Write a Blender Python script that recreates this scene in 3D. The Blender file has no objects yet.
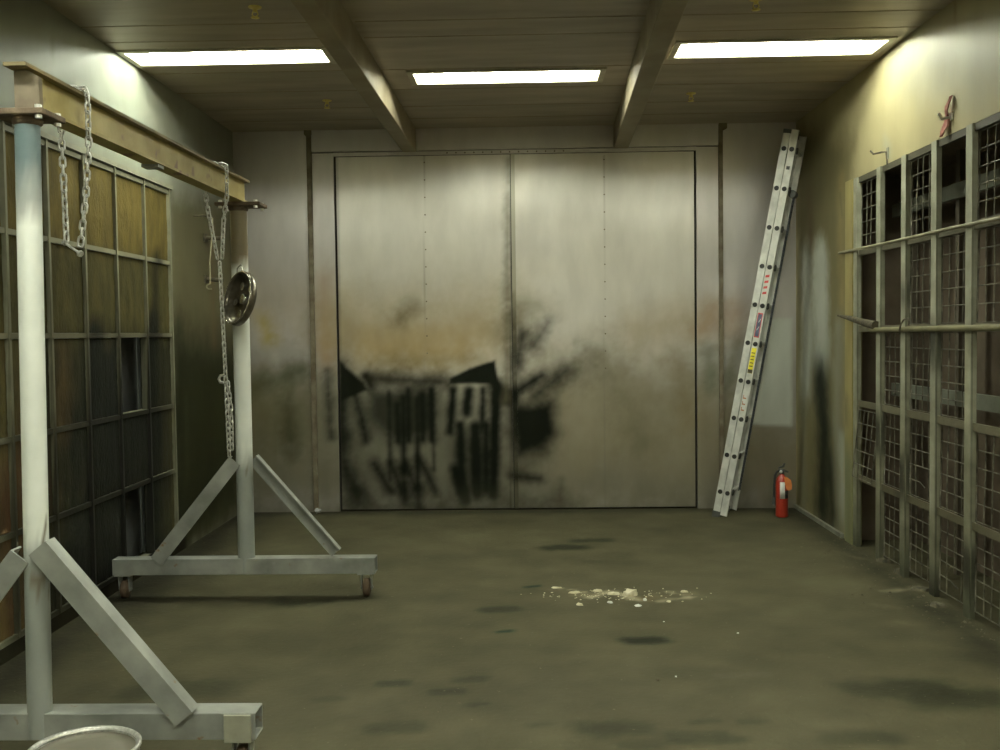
import bpy, math, random
import numpy as np
from mathutils import Vector, Matrix
random.seed(7)
SC = bpy.context.scene
COL = SC.collection

# ------------------------------------------------------------------ camera
CAM = Vector((0.0, 0.0, 1.7))
FOC, YAW, PITCH, ROLL = 1000.0, 0.0234, 0.0415, 0.0128
def cam_rot():
    cy, sy = math.cos(YAW), math.sin(YAW)
    Rz = np.array([[cy, sy, 0], [-sy, cy, 0], [0, 0, 1]])
    B = np.array([[1, 0, 0], [0, 0, -1], [0, 1, 0]], float)
    cp, sp = math.cos(PITCH), math.sin(PITCH)
    Rx = np.array([[1, 0, 0], [0, cp, -sp], [0, sp, cp]])
    cr, sr = math.cos(ROLL), math.sin(ROLL)
    Rr = np.array([[cr, sr, 0], [-sr, cr, 0], [0, 0, 1]])
    return Rr @ Rx @ B @ Rz
RM = cam_rot()
cd = bpy.data.cameras.new('camera'); cam = bpy.data.objects.new('camera', cd); COL.objects.link(cam)
cd.sensor_width = 36.0; cd.lens = FOC * 36.0 / 1000.0; cd.clip_start = 0.05
M = Matrix.Identity(4)
for i in range(3):
    M[i][0] = RM[0][i]; M[i][1] = -RM[1][i]; M[i][2] = -RM[2][i]; M[i][3] = CAM[i]
cam.matrix_world = M
SC.camera = cam

def on(px, py, axis, val):
    """surveyed point: where the sight line through a photo point meets the plane axis=val"""
    d = RM.T @ np.array([(px - 500) / FOC, (py - 375) / FOC, 1.0])
    t = (val - CAM[axis]) / d[axis]
    return (CAM[0] + d[0] * t, CAM[1] + d[1] * t, CAM[2] + d[2] * t)

# ------------------------------------------------------------------ room
XL, XR, D, H, YF = -2.745, 2.592, 9.56, 3.65, -2.2

# ------------------------------------------------------------------ helpers
def tag(o, label=None, cat=None, group=None, kind=None):
    if label: o['label'] = label
    if cat: o['category'] = cat
    if group: o['group'] = group
    if kind: o['kind'] = kind
    return o

def thing(name, label, cat, loc, group=None):
    o = bpy.data.objects.new(name, None); COL.objects.link(o)
    o.location = loc; o.empty_display_size = 0.1
    return tag(o, label, cat, group)

def origin_of(o):
    v = Vector((0, 0, 0))
    while o is not None:
        v += o.location; o = o.parent
    return v

class MB:
    def __init__(self): self.v = []; self.f = []; self.s = []
    def add(self, vs, fs, smooth=False):
        n = len(self.v); self.v += [tuple(x) for x in vs]
        for f in fs: self.f.append(tuple(i + n for i in f)); self.s.append(smooth)
        return self
    def box(self, x0, x1, y0, y1, z0, z1):
        vs = [(x, y, z) for x in (x0, x1) for y in (y0, y1) for z in (z0, z1)]
        return self.add(vs, [(0, 1, 3, 2), (4, 6, 7, 5), (0, 4, 5, 1), (2, 3, 7, 6), (0, 2, 6, 4), (1, 5, 7, 3)])
    def prism(self, pts, off, smooth=False):
        """polygon pts (3D, planar) extruded by vector off"""
        n = len(pts); off = Vector(off)
        vs = [Vector(p) for p in pts] + [Vector(p) + off for p in pts]
        fs = [tuple(range(n))[::-1], tuple(range(n, 2 * n))]
        self.add(vs, fs)
        return self.add(vs, [(i, (i + 1) % n, n + (i + 1) % n, n + i) for i in range(n)], smooth)
    def bar(self, a, b, w, h, up=(0, 0, 1)):
        """rectangular bar from a to b; w across, h along up"""
        a, b = Vector(a), Vector(b); t = (b - a).normalized(); up = Vector(up)
        s = t.cross(up).normalized(); u = s.cross(t).normalized()
        c = [a + s * (i * w / 2) + u * (j * h / 2) for i, j in ((-1, -1), (1, -1), (1, 1), (-1, 1))]
        return self.prism(c, b - a)
    def tube(self, path, r, n=10, closed=False, caps=True):
        P = [Vector(p) for p in path]; m = len(P); rs = r if isinstance(r, (list, tuple)) else [r] * m
        rings = []; prev = None
        for i in range(m):
            if closed: t = (P[(i + 1) % m] - P[i - 1]).normalized()
            else: t = (P[min(i + 1, m - 1)] - P[max(i - 1, 0)]).normalized()
            if prev is None:
                ref = Vector((0, 0, 1)) if abs(t.z) < 0.9 else Vector((1, 0, 0))
                s = t.cross(ref).normalized()
            else:
                s = (prev - t * prev.dot(t)).normalized()
            prev = s; u = t.cross(s)
            rings.append([P[i] + (s * math.cos(2 * math.pi * k / n) + u * math.sin(2 * math.pi * k / n)) * rs[i] for k in range(n)])
        vs = [v for rg in rings for v in rg]; fs = []
        for i in range(m if closed else m - 1):
            j = (i + 1) % m
            for k in range(n):
                fs.append((i * n + k, i * n + (k + 1) % n, j * n + (k + 1) % n, j * n + k))
        self.add(vs, fs, True)
        if caps and not closed:
            self.add(rings[0], [tuple(range(n))[::-1]]); self.add(rings[-1], [tuple(range(n))])
        return self
    def lathe(self, c, axis, prof, n=28, smooth=True, ref=None):
        """prof: list of (radius, distance along axis)"""
        c = Vector(c); a = Vector(axis).normalized()
        ref = Vector(ref) if ref else (Vector((0, 0, 1)) if abs(a.z) < 0.9 else Vector((1, 0, 0)))
        s = a.cross(ref).normalized(); u = a.cross(s)
        vs = []; fs = []
        for (r, h) in prof:
            for k in range(n):
                t = 2 * math.pi * k / n
                vs.append(c + a * h + (s * math.cos(t) + u * math.sin(t)) * r)
        for i in range(len(prof) - 1):
            for k in range(n):
                fs.append((i * n + k, i * n + (k + 1) % n, (i + 1) * n + (k + 1) % n, (i + 1) * n + k))
        return self.add(vs, fs, smooth)
    def build(self, name, mat, parent=None, bevel=0, kind=None, label=None):
        o0 = origin_of(parent) if parent is not None else Vector((0, 0, 0))
        me = bpy.data.meshes.new(name)
        me.from_pydata([tuple(Vector(v) - o0) for v in self.v], [], self.f)
        me.polygons.foreach_set('use_smooth', self.s)
        me.validate(); me.update()
        me.materials.append(mat)
        o = bpy.data.objects.new(name, me); COL.objects.link(o)
        if parent is not None: o.parent = parent
        if bevel:
            b = o.modifiers.new('edge', 'BEVEL'); b.width = bevel; b.segments = 2; b.limit_method = 'ANGLE'; b.angle_limit = 0.7
        if kind: o['kind'] = kind
        if label: o['label'] = label
        return o

# ------------------------------------------------------------------ materials
def mat(name, c1, c2=None, scale=6.0, rough=0.5, metal=0.0, spec=0.5, bump=0.0, bscale=40.0, coat=0.0, detail=6.0,
        attr=None, aspec=False, speck=None, stretch=(1, 1, 1), crough=0.1, rvar=0.0):
    m = bpy.data.materials.new(name); m.use_nodes = True
    nt = m.node_tree; N = nt.nodes; L = nt.links
    b = N['Principled BSDF']
    b.inputs['Roughness'].default_value = rough; b.inputs['Metallic'].default_value = metal
    b.inputs['Specular IOR Level'].default_value = spec
    if coat: b.inputs['Coat Weight'].default_value = coat; b.inputs['Coat Roughness'].default_value = crough
    tc = N.new('ShaderNodeTexCoord'); mp = N.new('ShaderNodeMapping'); mp.inputs['Scale'].default_value = stretch
    L.new(tc.outputs['Object'], mp.inputs['Vector'])
    nz = N.new('ShaderNodeTexNoise'); nz.inputs['Scale'].default_value = scale; nz.inputs['Detail'].default_value = detail
    L.new(mp.outputs['Vector'], nz.inputs['Vector'])
    rp = N.new('ShaderNodeValToRGB'); rp.color_ramp.elements[0].position = 0.35; rp.color_ramp.elements[1].position = 0.68
    rp.color_ramp.elements[0].color = (*c1, 1); rp.color_ramp.elements[1].color = (*(c2 or c1), 1)
    L.new(nz.outputs['Fac'], rp.inputs['Fac'])
    out = rp.outputs['Color']
    if attr:
        at = N.new('ShaderNodeAttribute'); at.attribute_name = attr
        mx = N.new('ShaderNodeMix'); mx.data_type = 'RGBA'; mx.blend_type = 'MULTIPLY'; mx.inputs[0].default_value = 1.0
        L.new(at.outputs['Color'], mx.inputs[6]); L.new(out, mx.inputs[7]); out = mx.outputs[2]
        if aspec:       # dry matt overspray and soot shine less than bare sheet
            bw = N.new('ShaderNodeRGBToBW'); L.new(at.outputs['Color'], bw.inputs[0])
            for sock, k in (('Specular IOR Level', spec * 2.2), ('Coat Weight', coat * 2.2)):
                mm = N.new('ShaderNodeMath'); mm.operation = 'MULTIPLY'; mm.use_clamp = True; mm.inputs[1].default_value = k
                L.new(bw.outputs[0], mm.inputs[0]); L.new(mm.outputs[0], b.inputs[sock])
    if speck:
        n2 = N.new('ShaderNodeTexNoise'); n2.inputs['Scale'].default_value = speck[1]; n2.inputs['Detail'].default_value = 3
        L.new(tc.outputs['Object'], n2.inputs['Vector'])
        r2 = N.new('ShaderNodeValToRGB'); r2.color_ramp.elements[0].position = speck[2]; r2.color_ramp.elements[1].position = speck[2] + 0.06
        r2.color_ramp.elements[0].color = (0, 0, 0, 1); r2.color_ramp.elements[1].color = (1, 1, 1, 1)
        L.new(n2.outputs['Fac'], r2.inputs['Fac'])
        m2 = N.new('ShaderNodeMix'); m2.data_type = 'RGBA'
        L.new(r2.outputs['Color'], m2.inputs[0]); L.new(out, m2.inputs[6]); m2.inputs[7].default_value = (*speck[0], 1); out = m2.outputs[2]
    L.new(out, b.inputs['Base Color'])
    if rvar:
        mr = N.new('ShaderNodeMapRange'); mr.inputs['To Min'].default_value = rough - rvar; mr.inputs['To Max'].default_value = rough + rvar
        L.new(nz.outputs['Fac'], mr.inputs['Value']); L.new(mr.outputs['Result'], b.inputs['Roughness'])
    if bump:
        nb = N.new('ShaderNodeTexNoise'); nb.inputs['Scale'].default_value = bscale; nb.inputs['Detail'].default_value = 4
        L.new(mp.outputs['Vector'], nb.inputs['Vector'])
        bp = N.new('ShaderNodeBump'); bp.inputs['Strength'].default_value = bump; bp.inputs['Distance'].default_value = 0.01
        L.new(nb.outputs['Fac'], bp.inputs['Height']); L.new(bp.outputs['Normal'], b.inputs['Normal'])
    return m

def emit(name, col, s):
    m = bpy.data.materials.new(name); m.use_nodes = True; nt = m.node_tree; nt.nodes.clear()
    e = nt.nodes.new('ShaderNodeEmission'); e.inputs['Color'].default_value = (*col, 1); e.inputs['Strength'].default_value = s
    o = nt.nodes.new('ShaderNodeOutputMaterial'); nt.links.new(e.outputs[0], o.inputs['Surface'])
    return m

def glass(name):
    m = bpy.data.materials.new(name); m.use_nodes = True; nt = m.node_tree; nt.nodes.clear()
    t = nt.nodes.new('ShaderNodeBsdfTransparent'); t.inputs['Color'].default_value = (0.93, 0.95, 0.9, 1)
    g = nt.nodes.new('ShaderNodeBsdfGlossy'); g.inputs['Roughness'].default_value = 0.08
    mx = nt.nodes.new('ShaderNodeMixShader'); mx.inputs[0].default_value = 0.06
    o = nt.nodes.new('ShaderNodeOutputMaterial')
    nt.links.new(t.outputs[0], mx.inputs[1]); nt.links.new(g.outputs[0], mx.inputs[2]); nt.links.new(mx.outputs[0], o.inputs['Surface'])
    return m

W = (1, 1, 1)
LIT = (1.0, 1.0, 0.92)
MT = {
 'sheet': mat('painted_sheet', (0.86, 0.86, 0.86), W, 5, 0.40, 0.5, 0.5, 0.08, 9, coat=0.22, attr='paint', aspec=True, crough=0.12, stretch=(1, 1, 0.35)),
 'side': mat('painted_side_sheet', (0.88, 0.88, 0.88), W, 4, 0.55, 0.12, 0.4, 0.06, 7, coat=0.03, attr='paint', aspec=True, crough=0.2, stretch=(1, 1, 0.5)),
 'floor': mat('stained_concrete', (0.80, 0.80, 0.78), (1.0, 1.0, 1.0), 2.2, 0.78, 0, 0.16, 0.35, 30, attr='paint', detail=9, speck=((0.13, 0.115, 0.072), 34, 0.69)),
 'ceil': mat('grimy_ceiling_sheet', (0.32, 0.272, 0.20), (0.43, 0.37, 0.28), 2.5, 0.45, 0.2, 0.4, 0.05, 8, stretch=(0.5, 2.5, 1)),
 'beamc': mat('ceiling_beam_paint', (0.27, 0.225, 0.15), (0.35, 0.30, 0.205), 4, 0.62, 0.2, 0.4, 0.05, 20),
 'trim': mat('rusty_trim', (0.11, 0.085, 0.05), (0.2, 0.175, 0.12), 9, 0.6, 0.1, 0.4, 0.2, 40),
 'gap': mat('dark_gap', (0.02, 0.018, 0.013), (0.03, 0.027, 0.02), 5, 0.9),
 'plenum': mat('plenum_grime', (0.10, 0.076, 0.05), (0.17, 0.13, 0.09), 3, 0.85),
 'plenum_grey': mat('plenum_grey', (0.40, 0.42, 0.40), (0.52, 0.54, 0.51), 3, 0.8),
 'post': mat('crusted_post', (0.26, 0.26, 0.20), (0.40, 0.40, 0.32), 7, 0.55, 0.1, 0.4, 0.15, 50, attr='paint'),
 'lattice': mat('lattice_paint', (0.8, 0.8, 0.8), W, 9, 0.55, 0.1, 0.4, 0.1, 50, attr='paint'),
 'wire': mat('galvanised_wire', (0.07, 0.064, 0.045), (0.24, 0.225, 0.165), 16, 0.5, 0.3),
 'filter': mat('filter_media', (0.62, 0.62, 0.62), (1.05, 1.03, 1.0), 11, 0.9, 0, 0.2, 0.7, 60, attr='paint', stretch=(1, 1, 0.4)),
 'white_steel': mat('white_steel', (0.80, 0.83, 0.78), (0.90, 0.92, 0.87), 5, 0.32, 0.0, 0.5, attr='paint', coat=0.1),
 'grey_steel': mat('grey_steel', (0.21, 0.22, 0.20), (0.38, 0.39, 0.355), 5, 0.42, 0.15, 0.5, 0.10, 40, speck=((0.24, 0.15, 0.08), 13, 0.69)),
 'yellow_beam': mat('yellow_beam_paint', (0.31, 0.245, 0.07), (0.44, 0.365, 0.145), 5, 0.5, 0.0, 0.5, 0.1, 40, speck=((0.22, 0.14, 0.08), 6, 0.63)),
 'rust': mat('rusty_steel', (0.11, 0.08, 0.055), (0.23, 0.17, 0.115), 18, 0.75, 0.2, 0.4, 0.3, 70),
 'flange': mat('worn_flange', (0.13, 0.10, 0.045), (0.27, 0.215, 0.095), 6, 0.6),
 'endplate': mat('worn_end_plate', (0.16, 0.125, 0.085), (0.26, 0.22, 0.15), 8, 0.7),
 'bolt': mat('zinc_bolt', (0.75, 0.75, 0.72), (0.9, 0.9, 0.88), 20, 0.3, 0.6),
 'wheel': mat('caster_tread', (0.09, 0.06, 0.035), (0.15, 0.10, 0.065), 20, 0.7),
 'chain': mat('galvanised_chain', (0.38, 0.375, 0.345), (0.68, 0.67, 0.63), 60, 0.36, 0.5),
 'dish': mat('tarnished_steel', (0.12, 0.105, 0.08), (0.30, 0.27, 0.225), 14, 0.3, 0.85),
 'dish_rim': mat('bright_steel_rim', (0.62, 0.60, 0.55), (0.8, 0.78, 0.73), 20, 0.2, 0.9),
 'alu': mat('ladder_aluminium', (0.55, 0.55, 0.51), (0.74, 0.74, 0.69), 12, 0.4, 0.25, 0.5),
 'black': mat('black_rubber', (0.015, 0.016, 0.014), (0.03, 0.03, 0.028), 20, 0.6),
 'darkgrey': mat('dark_grey_plastic', (0.05, 0.055, 0.05), (0.09, 0.09, 0.08), 20, 0.5),
 'rope': mat('dark_rope', (0.04, 0.045, 0.05), (0.10, 0.11, 0.12), 80, 0.9),
 'red': mat('extinguisher_red', (0.33, 0.03, 0.016), (0.40, 0.04, 0.02), 8, 0.3, 0, 0.5, coat=0.3),
 'orange': mat('orange_tag', (0.70, 0.20, 0.05), (0.78, 0.25, 0.07), 20, 0.6),
 'label_w': mat('silver_label', (0.60, 0.60, 0.56), (0.70, 0.70, 0.66), 20, 0.35),
 'label_y': mat('yellow_label', (0.75, 0.66, 0.03), (0.82, 0.72, 0.05), 20, 0.45),
 'label_r': mat('red_print', (0.55, 0.05, 0.05), (0.62, 0.10, 0.09), 20, 0.5),
 'label_b': mat('blue_print', (0.07, 0.08, 0.14), (0.12, 0.13, 0.2), 20, 0.5),
 'label_o': mat('rust_print', (0.42, 0.17, 0.08), (0.5, 0.22, 0.11), 20, 0.5),
 'drum': mat('drum_steel', (0.2, 0.2, 0.18), (0.3, 0.3, 0.27), 6, 0.38, 0.3, 0.5, 0.05, 30),
 'drum_lid': mat('drum_lid', (0.15, 0.14, 0.105), (0.21, 0.195, 0.155), 5, 0.5, 0.1, 0.5),
 'lampframe': mat('lamp_frame', (0.40, 0.38, 0.28), (0.52, 0.49, 0.38), 12, 0.45, 0.2),
 'lampbox': mat('lamp_reflector', (0.92, 0.92, 0.88), (0.95, 0.95, 0.91), 12, 0.5),
 'sprink': mat('yellowed_sprinkler', (0.72, 0.60, 0.16), (0.85, 0.74, 0.28), 30, 0.6),
 'chip': mat('dried_paint_chip', (0.46, 0.41, 0.27), (0.66, 0.61, 0.46), 25, 0.7, 0, 0.3, 0.3, 60),
 'whitechip': mat('white_scrap', (0.55, 0.56, 0.53), (0.7, 0.7, 0.68), 20, 0.5),
 'foil': mat('crumpled_foil', (0.75, 0.77, 0.76), (0.9, 0.9, 0.9), 30, 0.25, 0.7),
 'debris': mat('floor_debris', (0.05, 0.046, 0.027), (0.13, 0.115, 0.07), 25, 0.85),
 'crust': mat('paint_crust', (0.05, 0.045, 0.03), (0.12, 0.10, 0.06), 30, 0.8, bump=0.5, bscale=90),
 'cord': mat('pale_cord', (0.22, 0.20, 0.12), (0.29, 0.265, 0.165), 50, 0.8),
 'ragred': mat('red_rag', (0.26, 0.085, 0.07), (0.36, 0.16, 0.12), 25, 0.9),
 'yellow_jamb': mat('yellow_jamb_paint', (0.25, 0.205, 0.07), (0.34, 0.29, 0.115), 5, 0.5, attr='paint', stretch=(1, 1, 0.3)),
 'tube': emit('fluorescent_tube', LIT, 64.0),
 'glass': glass('lamp_glass'),
}

# ------------------------------------------------------------------ stains, painted light and shade
def vnoise(P, sc, seed):
    rng = np.random.RandomState(seed); T = rng.rand(64, 64)
    q = P * sc + 17.3; i = np.floor(q).astype(int); f = q - i; f = f * f * (3 - 2 * f)
    a = T[i[:, 0] % 64, i[:, 1] % 64]; b = T[(i[:, 0] + 1) % 64, i[:, 1] % 64]
    c = T[i[:, 0] % 64, (i[:, 1] + 1) % 64]; d = T[(i[:, 0] + 1) % 64, (i[:, 1] + 1) % 64]
    return (a * (1 - f[:, 0]) + b * f[:, 0]) * (1 - f[:, 1]) + (c * (1 - f[:, 0]) + d * f[:, 0]) * f[:, 1]
def fbm(P, sc, seed):
    return sum(vnoise(P, sc * 2 ** k, seed + k) * 0.5 ** k for k in range(4)) / 1.875
def sstep(a, b, x):
    t = np.clip((x - a) / (b - a), 0, 1); return t * t * (3 - 2 * t)
def segdist(P, a, b):
    a = np.array(a); b = np.array(b); ab = b - a
    t = np.clip(((P - a) @ ab) / max(ab @ ab, 1e-9), 0, 1)
    return np.linalg.norm(P - (a + t[:, None] * ab), axis=1)
def polydist(P, poly):
    d = np.full(len(P), 1e9); ins = np.zeros(len(P), bool); n = len(poly)
    for i in range(n):
        a, b = poly[i], poly[(i + 1) % n]
        d = np.minimum(d, segdist(P, a, b))
        cond = (a[1] > P[:, 1]) != (b[1] > P[:, 1])
        xi = (b[0] - a[0]) * (P[:, 1] - a[1]) / ((b[1] - a[1]) or 1e-9) + a[0]
        ins ^= cond & (P[:, 0] < xi)
    return np.where(ins, -d, d)

class StainShade:
    """dried overspray, dirt and painted light or shade on one surface; marks are given by where they sit on that surface"""
    def __init__(self, axis, val, dims, base, seed):
        self.axis, self.val, self.dims, self.base, self.seed = axis, val, dims, base, seed; self.m = []
    def pt(self, p):
        w = on(p[0], p[1], self.axis, self.val); return (w[self.dims[0]], w[self.dims[1]])
    def s(self, pts, r, soft, col, a, jit=0.6):
        self.m.append(('c', [self.pt(p) for p in pts], r, soft, col, a, jit)); return self
    def p(self, pts, soft, col, a, jit=0.6):
        self.m.append(('p', [self.pt(p) for p in pts], 0, soft, col, a, jit)); return self
    def w(self, pts, r, soft, col, a, jit=0.6):
        self.m.append(('c', pts, r, soft, col, a, jit)); return self
    def __call__(self, P3):
        P = P3[:, list(self.dims)]
        C = np.array(self.base)[None, :] * np.ones((len(P), 1))
        C = C * (0.93 + 0.14 * fbm(P, 1.6, self.seed))[:, None]
        nz = fbm(P, 9.0, self.seed + 9) - 0.5; n2 = fbm(P, 28.0, self.seed + 19) - 0.5
        for k, pts, r, soft, col, a, jit in self.m:
            if k == 'c':
                d = np.full(len(P), 1e9)
                if len(pts) == 1: d = np.linalg.norm(P - np.array(pts[0]), axis=1)
                for i in range(len(pts) - 1): d = np.minimum(d, segdist(P, pts[i], pts[i + 1]))
            else: d = polydist(P, pts)
            d = d + (nz * 0.8 + n2 * 0.35) * min(soft, .16 + .25 * soft) * jit
            a = 1 - (1 - a) ** 2 if sum(col) < .12 else a
            al = a * (1 - sstep(r - soft * 0.5, r + soft * 0.5, d))
            C = C * (1 - al[:, None]) + np.array(col)[None, :] * al[:, None]
        return C

def paint(o, fn):
    me = o.data; n = len(me.vertices)
    co = np.empty(n * 3); me.vertices.foreach_get('co', co); co = co.reshape(-1, 3)
    off = origin_of(o); co = co + np.array(off)
    c = np.clip(fn(co), 0, 4)
    at = me.color_attributes.new('paint', 'FLOAT_COLOR', 'POINT')
    at.data.foreach_set('color', np.hstack([c, np.ones((n, 1))]).ravel().astype(np.float32))
    return o

def slab(mb, x0, x1, y0, y1, z0, z1, face, step):
    """box whose one face ('-y','+x','-x','+z','-z') is a fine grid so it can carry stains"""
    ax = {'x': 0, 'y': 1, 'z': 2}[face[1]]; lo = (x0, y0, z0); hi = (x1, y1, z1)
    fv = hi[ax] if face[0] == '+' else lo[ax]; bv = lo[ax] if face[0] == '+' else hi[ax]
    u, v = [i for i in range(3) if i != ax]
    nu = max(1, int(round((hi[u] - lo[u]) / step))); nv = max(1, int(round((hi[v] - lo[v]) / step)))
    vs = []; idx = {}
    for i in range(nu + 1):
        for j in range(nv + 1):
            p = [0, 0, 0]; p[ax] = fv; p[u] = lo[u] + (hi[u] - lo[u]) * i / nu; p[v] = lo[v] + (hi[v] - lo[v]) * j / nv
            idx[i, j] = len(vs); vs.append(tuple(p))
    fs = [(idx[i, j], idx[i + 1, j], idx[i + 1, j + 1], idx[i, j + 1]) for i in range(nu) for j in range(nv)]
    c = []
    for (i, j) in ((0, 0), (nu, 0), (nu, nv), (0, nv)):
        p = list(vs[idx[i, j]]); p[ax] = bv; c.append(len(vs)); vs.append(tuple(p))
    bd = [[idx[i, 0] for i in range(nu + 1)], [idx[nu, j] for j in range(nv + 1)],
          [idx[nu - i, nv] for i in range(nu + 1)], [idx[0, nv - j] for j in range(nv + 1)]]
    for k in range(4): fs.append(tuple(bd[k][::-1] + [c[k], c[(k + 1) % 4]]))
    fs.append(tuple(c))
    return mb.add(vs, fs)

# ================================================================== SETTING
# --- floor
BLK = (0.012, 0.014, 0.010)
floor_st = StainShade(2, 0.0, (0, 1), (0.218, 0.201, 0.113), 3)
DK = (0.035, 0.042, 0.017)
for (x, y, rx, a) in ((565, 548, 26, .55), (590, 541, 22, .4), (645, 641, 24, .7), (393, 684, 18, .65), (448, 692, 18, .7), (470, 680, 20, .4),
                      (478, 705, 12, .5), (395, 728, 30, .5), (612, 729, 42, .65), (700, 738, 36, .6), (705, 722, 18, .4), (752, 722, 16, .35),
                      (505, 632, 10, .7), (533, 587, 9, .8), (500, 610, 22, .35), (860, 737, 40, .5), (900, 690, 60, .35),
                      (960, 700, 60, .4), (300, 603, 30, .35), (180, 690, 60, .3), (640, 745, 25, .3), (540, 725, 14, .3), (330, 700, 18, .25), (730, 740, 20, .4)):
    w = on(x, y, 2, 0)[1]; h = rx * w / 1000
    floor_st.s([(x - rx * .55, y), (x + rx * .55, y - 1)], h * .45, h * .6, DK if rx > 11 else (0.01, 0.06, 0.03), min(1, a * 1.25), 1.0)
floor_st.s([(250, 725), (560, 700), (800, 720)], .5, 1.2, (0.25, 0.23, 0.145), .5)  # near floor paler and greyer: light falloff put into the colour
floor_st.s([(130, 598), (240, 600), (365, 598)], .06, .35, (0.05, 0.048, 0.025), .75)  # shade under the far gantry base, painted on the floor
floor_st.s([(240, 513), (500, 512), (797, 509)], .10, .35, (0.05, 0.046, 0.025), .75)  # floor darker along the foot of the back wall
floor_st.w([(2.5, 9.4), (2.45, 5.0)], .05, .5, (0.04, 0.04, 0.022), .8)  # darker along the right wall
floor_st.w([(-2.7, 9.4), (-2.6, 4.0)], .25, .9, (0.03, 0.029, 0.017), .85)  # darker along the left wall
floor_st.s([(545, 589), (600, 595), (640, 598), (690, 594)], .03, .16, (0.42, 0.35, 0.2), .8, 1.6)
floor_st.s([(560, 588), (585, 592)], .01, .05, (0.95, 0.85, 0.58), .9, 1.8)
floor_st.s([(590, 598), (612, 592), (640, 600)], .02, .06, (0.95, 0.85, 0.58), .9, 1.8)
floor_st.s([(668, 592), (690, 597), (660, 601)], .01, .06, (0.9, 0.8, 0.55), .9, 1.8)
floor_st.s([(648, 598)], .05, .1, (0.25, 0.19, 0.08), .6)
floor_st.s([(884, 591), (905, 590), (920, 588)], .02, .10, (0.6, 0.53, 0.34), .75, 1.4)
for (x, y) in ((835, 551), (850, 556), (875, 605), (900, 622), (890, 606)):
    floor_st.s([(x, y), (x + 12, y + 3)], .015, .07, (0.4, 0.36, 0.22), .5, 1.5)
floor_st.s([(720, 676), (765, 674)], .02, .09, (0.3, 0.28, 0.2), .45)
def floor_fn(P):
    C = floor_st(P); Q = P[:, :2]
    n = fbm(Q * np.array([.45, 1.0]), 1.3, 51); n2 = fbm(Q, 5.0, 77)
    return C * (0.22 + 0.20 * n + 0.18 * n2)[:, None]
paint(slab(MB(), XL - .8, XR + 1.0, YF, D + .1, -.08, 0, '+z', 0.03).build('floor', MT['floor'], kind='structure'), floor_fn)

# --- back wall (sheet steel panels around the double doors)
def back_stain_shade(base, seed): return StainShade(1, D, (0, 2), base, seed)
def grime(st):
    for pts, r, so, col, a in GR: st.s(pts, r, so, col, a)
TAN = (0.40, 0.30, 0.14); OLV = (0.16, 0.145, 0.075); GRN = (0.10, 0.115, 0.065)
GR = [
 ([(240, 480), (790, 476)], .45, .9, (0.155, 0.142, 0.085), .78),
 ([(240, 400), (790, 396)], .40, 1.2, (0.24, 0.213, 0.14), .58),
 ([(260, 512), (500, 512), (790, 509)], .05, .22, (0.13, 0.115, 0.07), .5),
 ([(240, 410), (305, 420)], .45, .9, (0.20, 0.178, 0.095), .85),
 ([(262, 318), (268, 335)], .05, .3, (0.5, 0.38, 0.03), .9),
 ([(255, 388), (275, 380), (303, 370)], .07, .3, (0.08, 0.092, 0.045), .85), ([(288, 405), (292, 450)], .06, .25, (0.06, 0.066, 0.033), .85),
 ([(256, 390), (260, 480)], .12, .4, OLV, .5),
 ([(250, 300), (320, 300)], .2, .6, (0.38, 0.31, 0.19), .5),
 ([(324, 280), (326, 360)], .06, .25, (0.42, 0.25, 0.14), .6),
 ([(345, 330), (420, 335), (480, 330)], .28, .6, TAN, .75),
 ([(370, 350), (460, 352)], .12, .35, (0.42, 0.30, 0.11), .6),
 ([(345, 300), (500, 290)], .2, .8, (0.42, 0.38, 0.27), .45),
 ([(398, 320), (412, 308)], .05, .25, (0.14, 0.12, 0.06), .75),
 ([(380, 362), (480, 358)], .03, .25, (0.20, 0.165, 0.07), .6),
 ([(350, 420), (440, 430)], .35, .5, (0.26, 0.25, 0.185), .8),
 ([(500, 330), (520, 320), (530, 345)], .10, .4, (0.17, 0.15, 0.08), .65),
 ([(515, 300), (540, 310)], .1, .4, (0.25, 0.23, 0.15), .5),
 ([(560, 420), (690, 430)], .5, .7, (0.31, 0.275, 0.185), .75),
 ([(600, 355), (625, 400), (640, 440)], .12, .5, (0.16, 0.145, 0.08), .6),
 ([(585, 365), (560, 380)], .10, .4, (0.11, 0.10, 0.055), .6),
 ([(680, 360), (690, 420)], .08, .35, (0.24, 0.19, 0.095), .6),
 ([(640, 330), (690, 320)], .15, .5, (0.40, 0.32, 0.19), .6),
 ([(570, 500), (690, 495)], .10, .35, (0.24, 0.22, 0.15), .5),
 ([(700, 330), (714, 310)], .08, .3, (0.40, 0.26, 0.13), .6),
 ([(708, 350), (712, 385)], .06, .2, (0.13, 0.155, 0.10), .7),
 ([(730, 330), (736, 310)], .09, .35, (0.36, 0.22, 0.11), .6),
 ([(728, 385), (735, 345)], .06, .25, (0.11, 0.12, 0.065), .7),
 ([(740, 440), (790, 470)], .35, .4, (0.27, 0.235, 0.155), .7),
]
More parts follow.
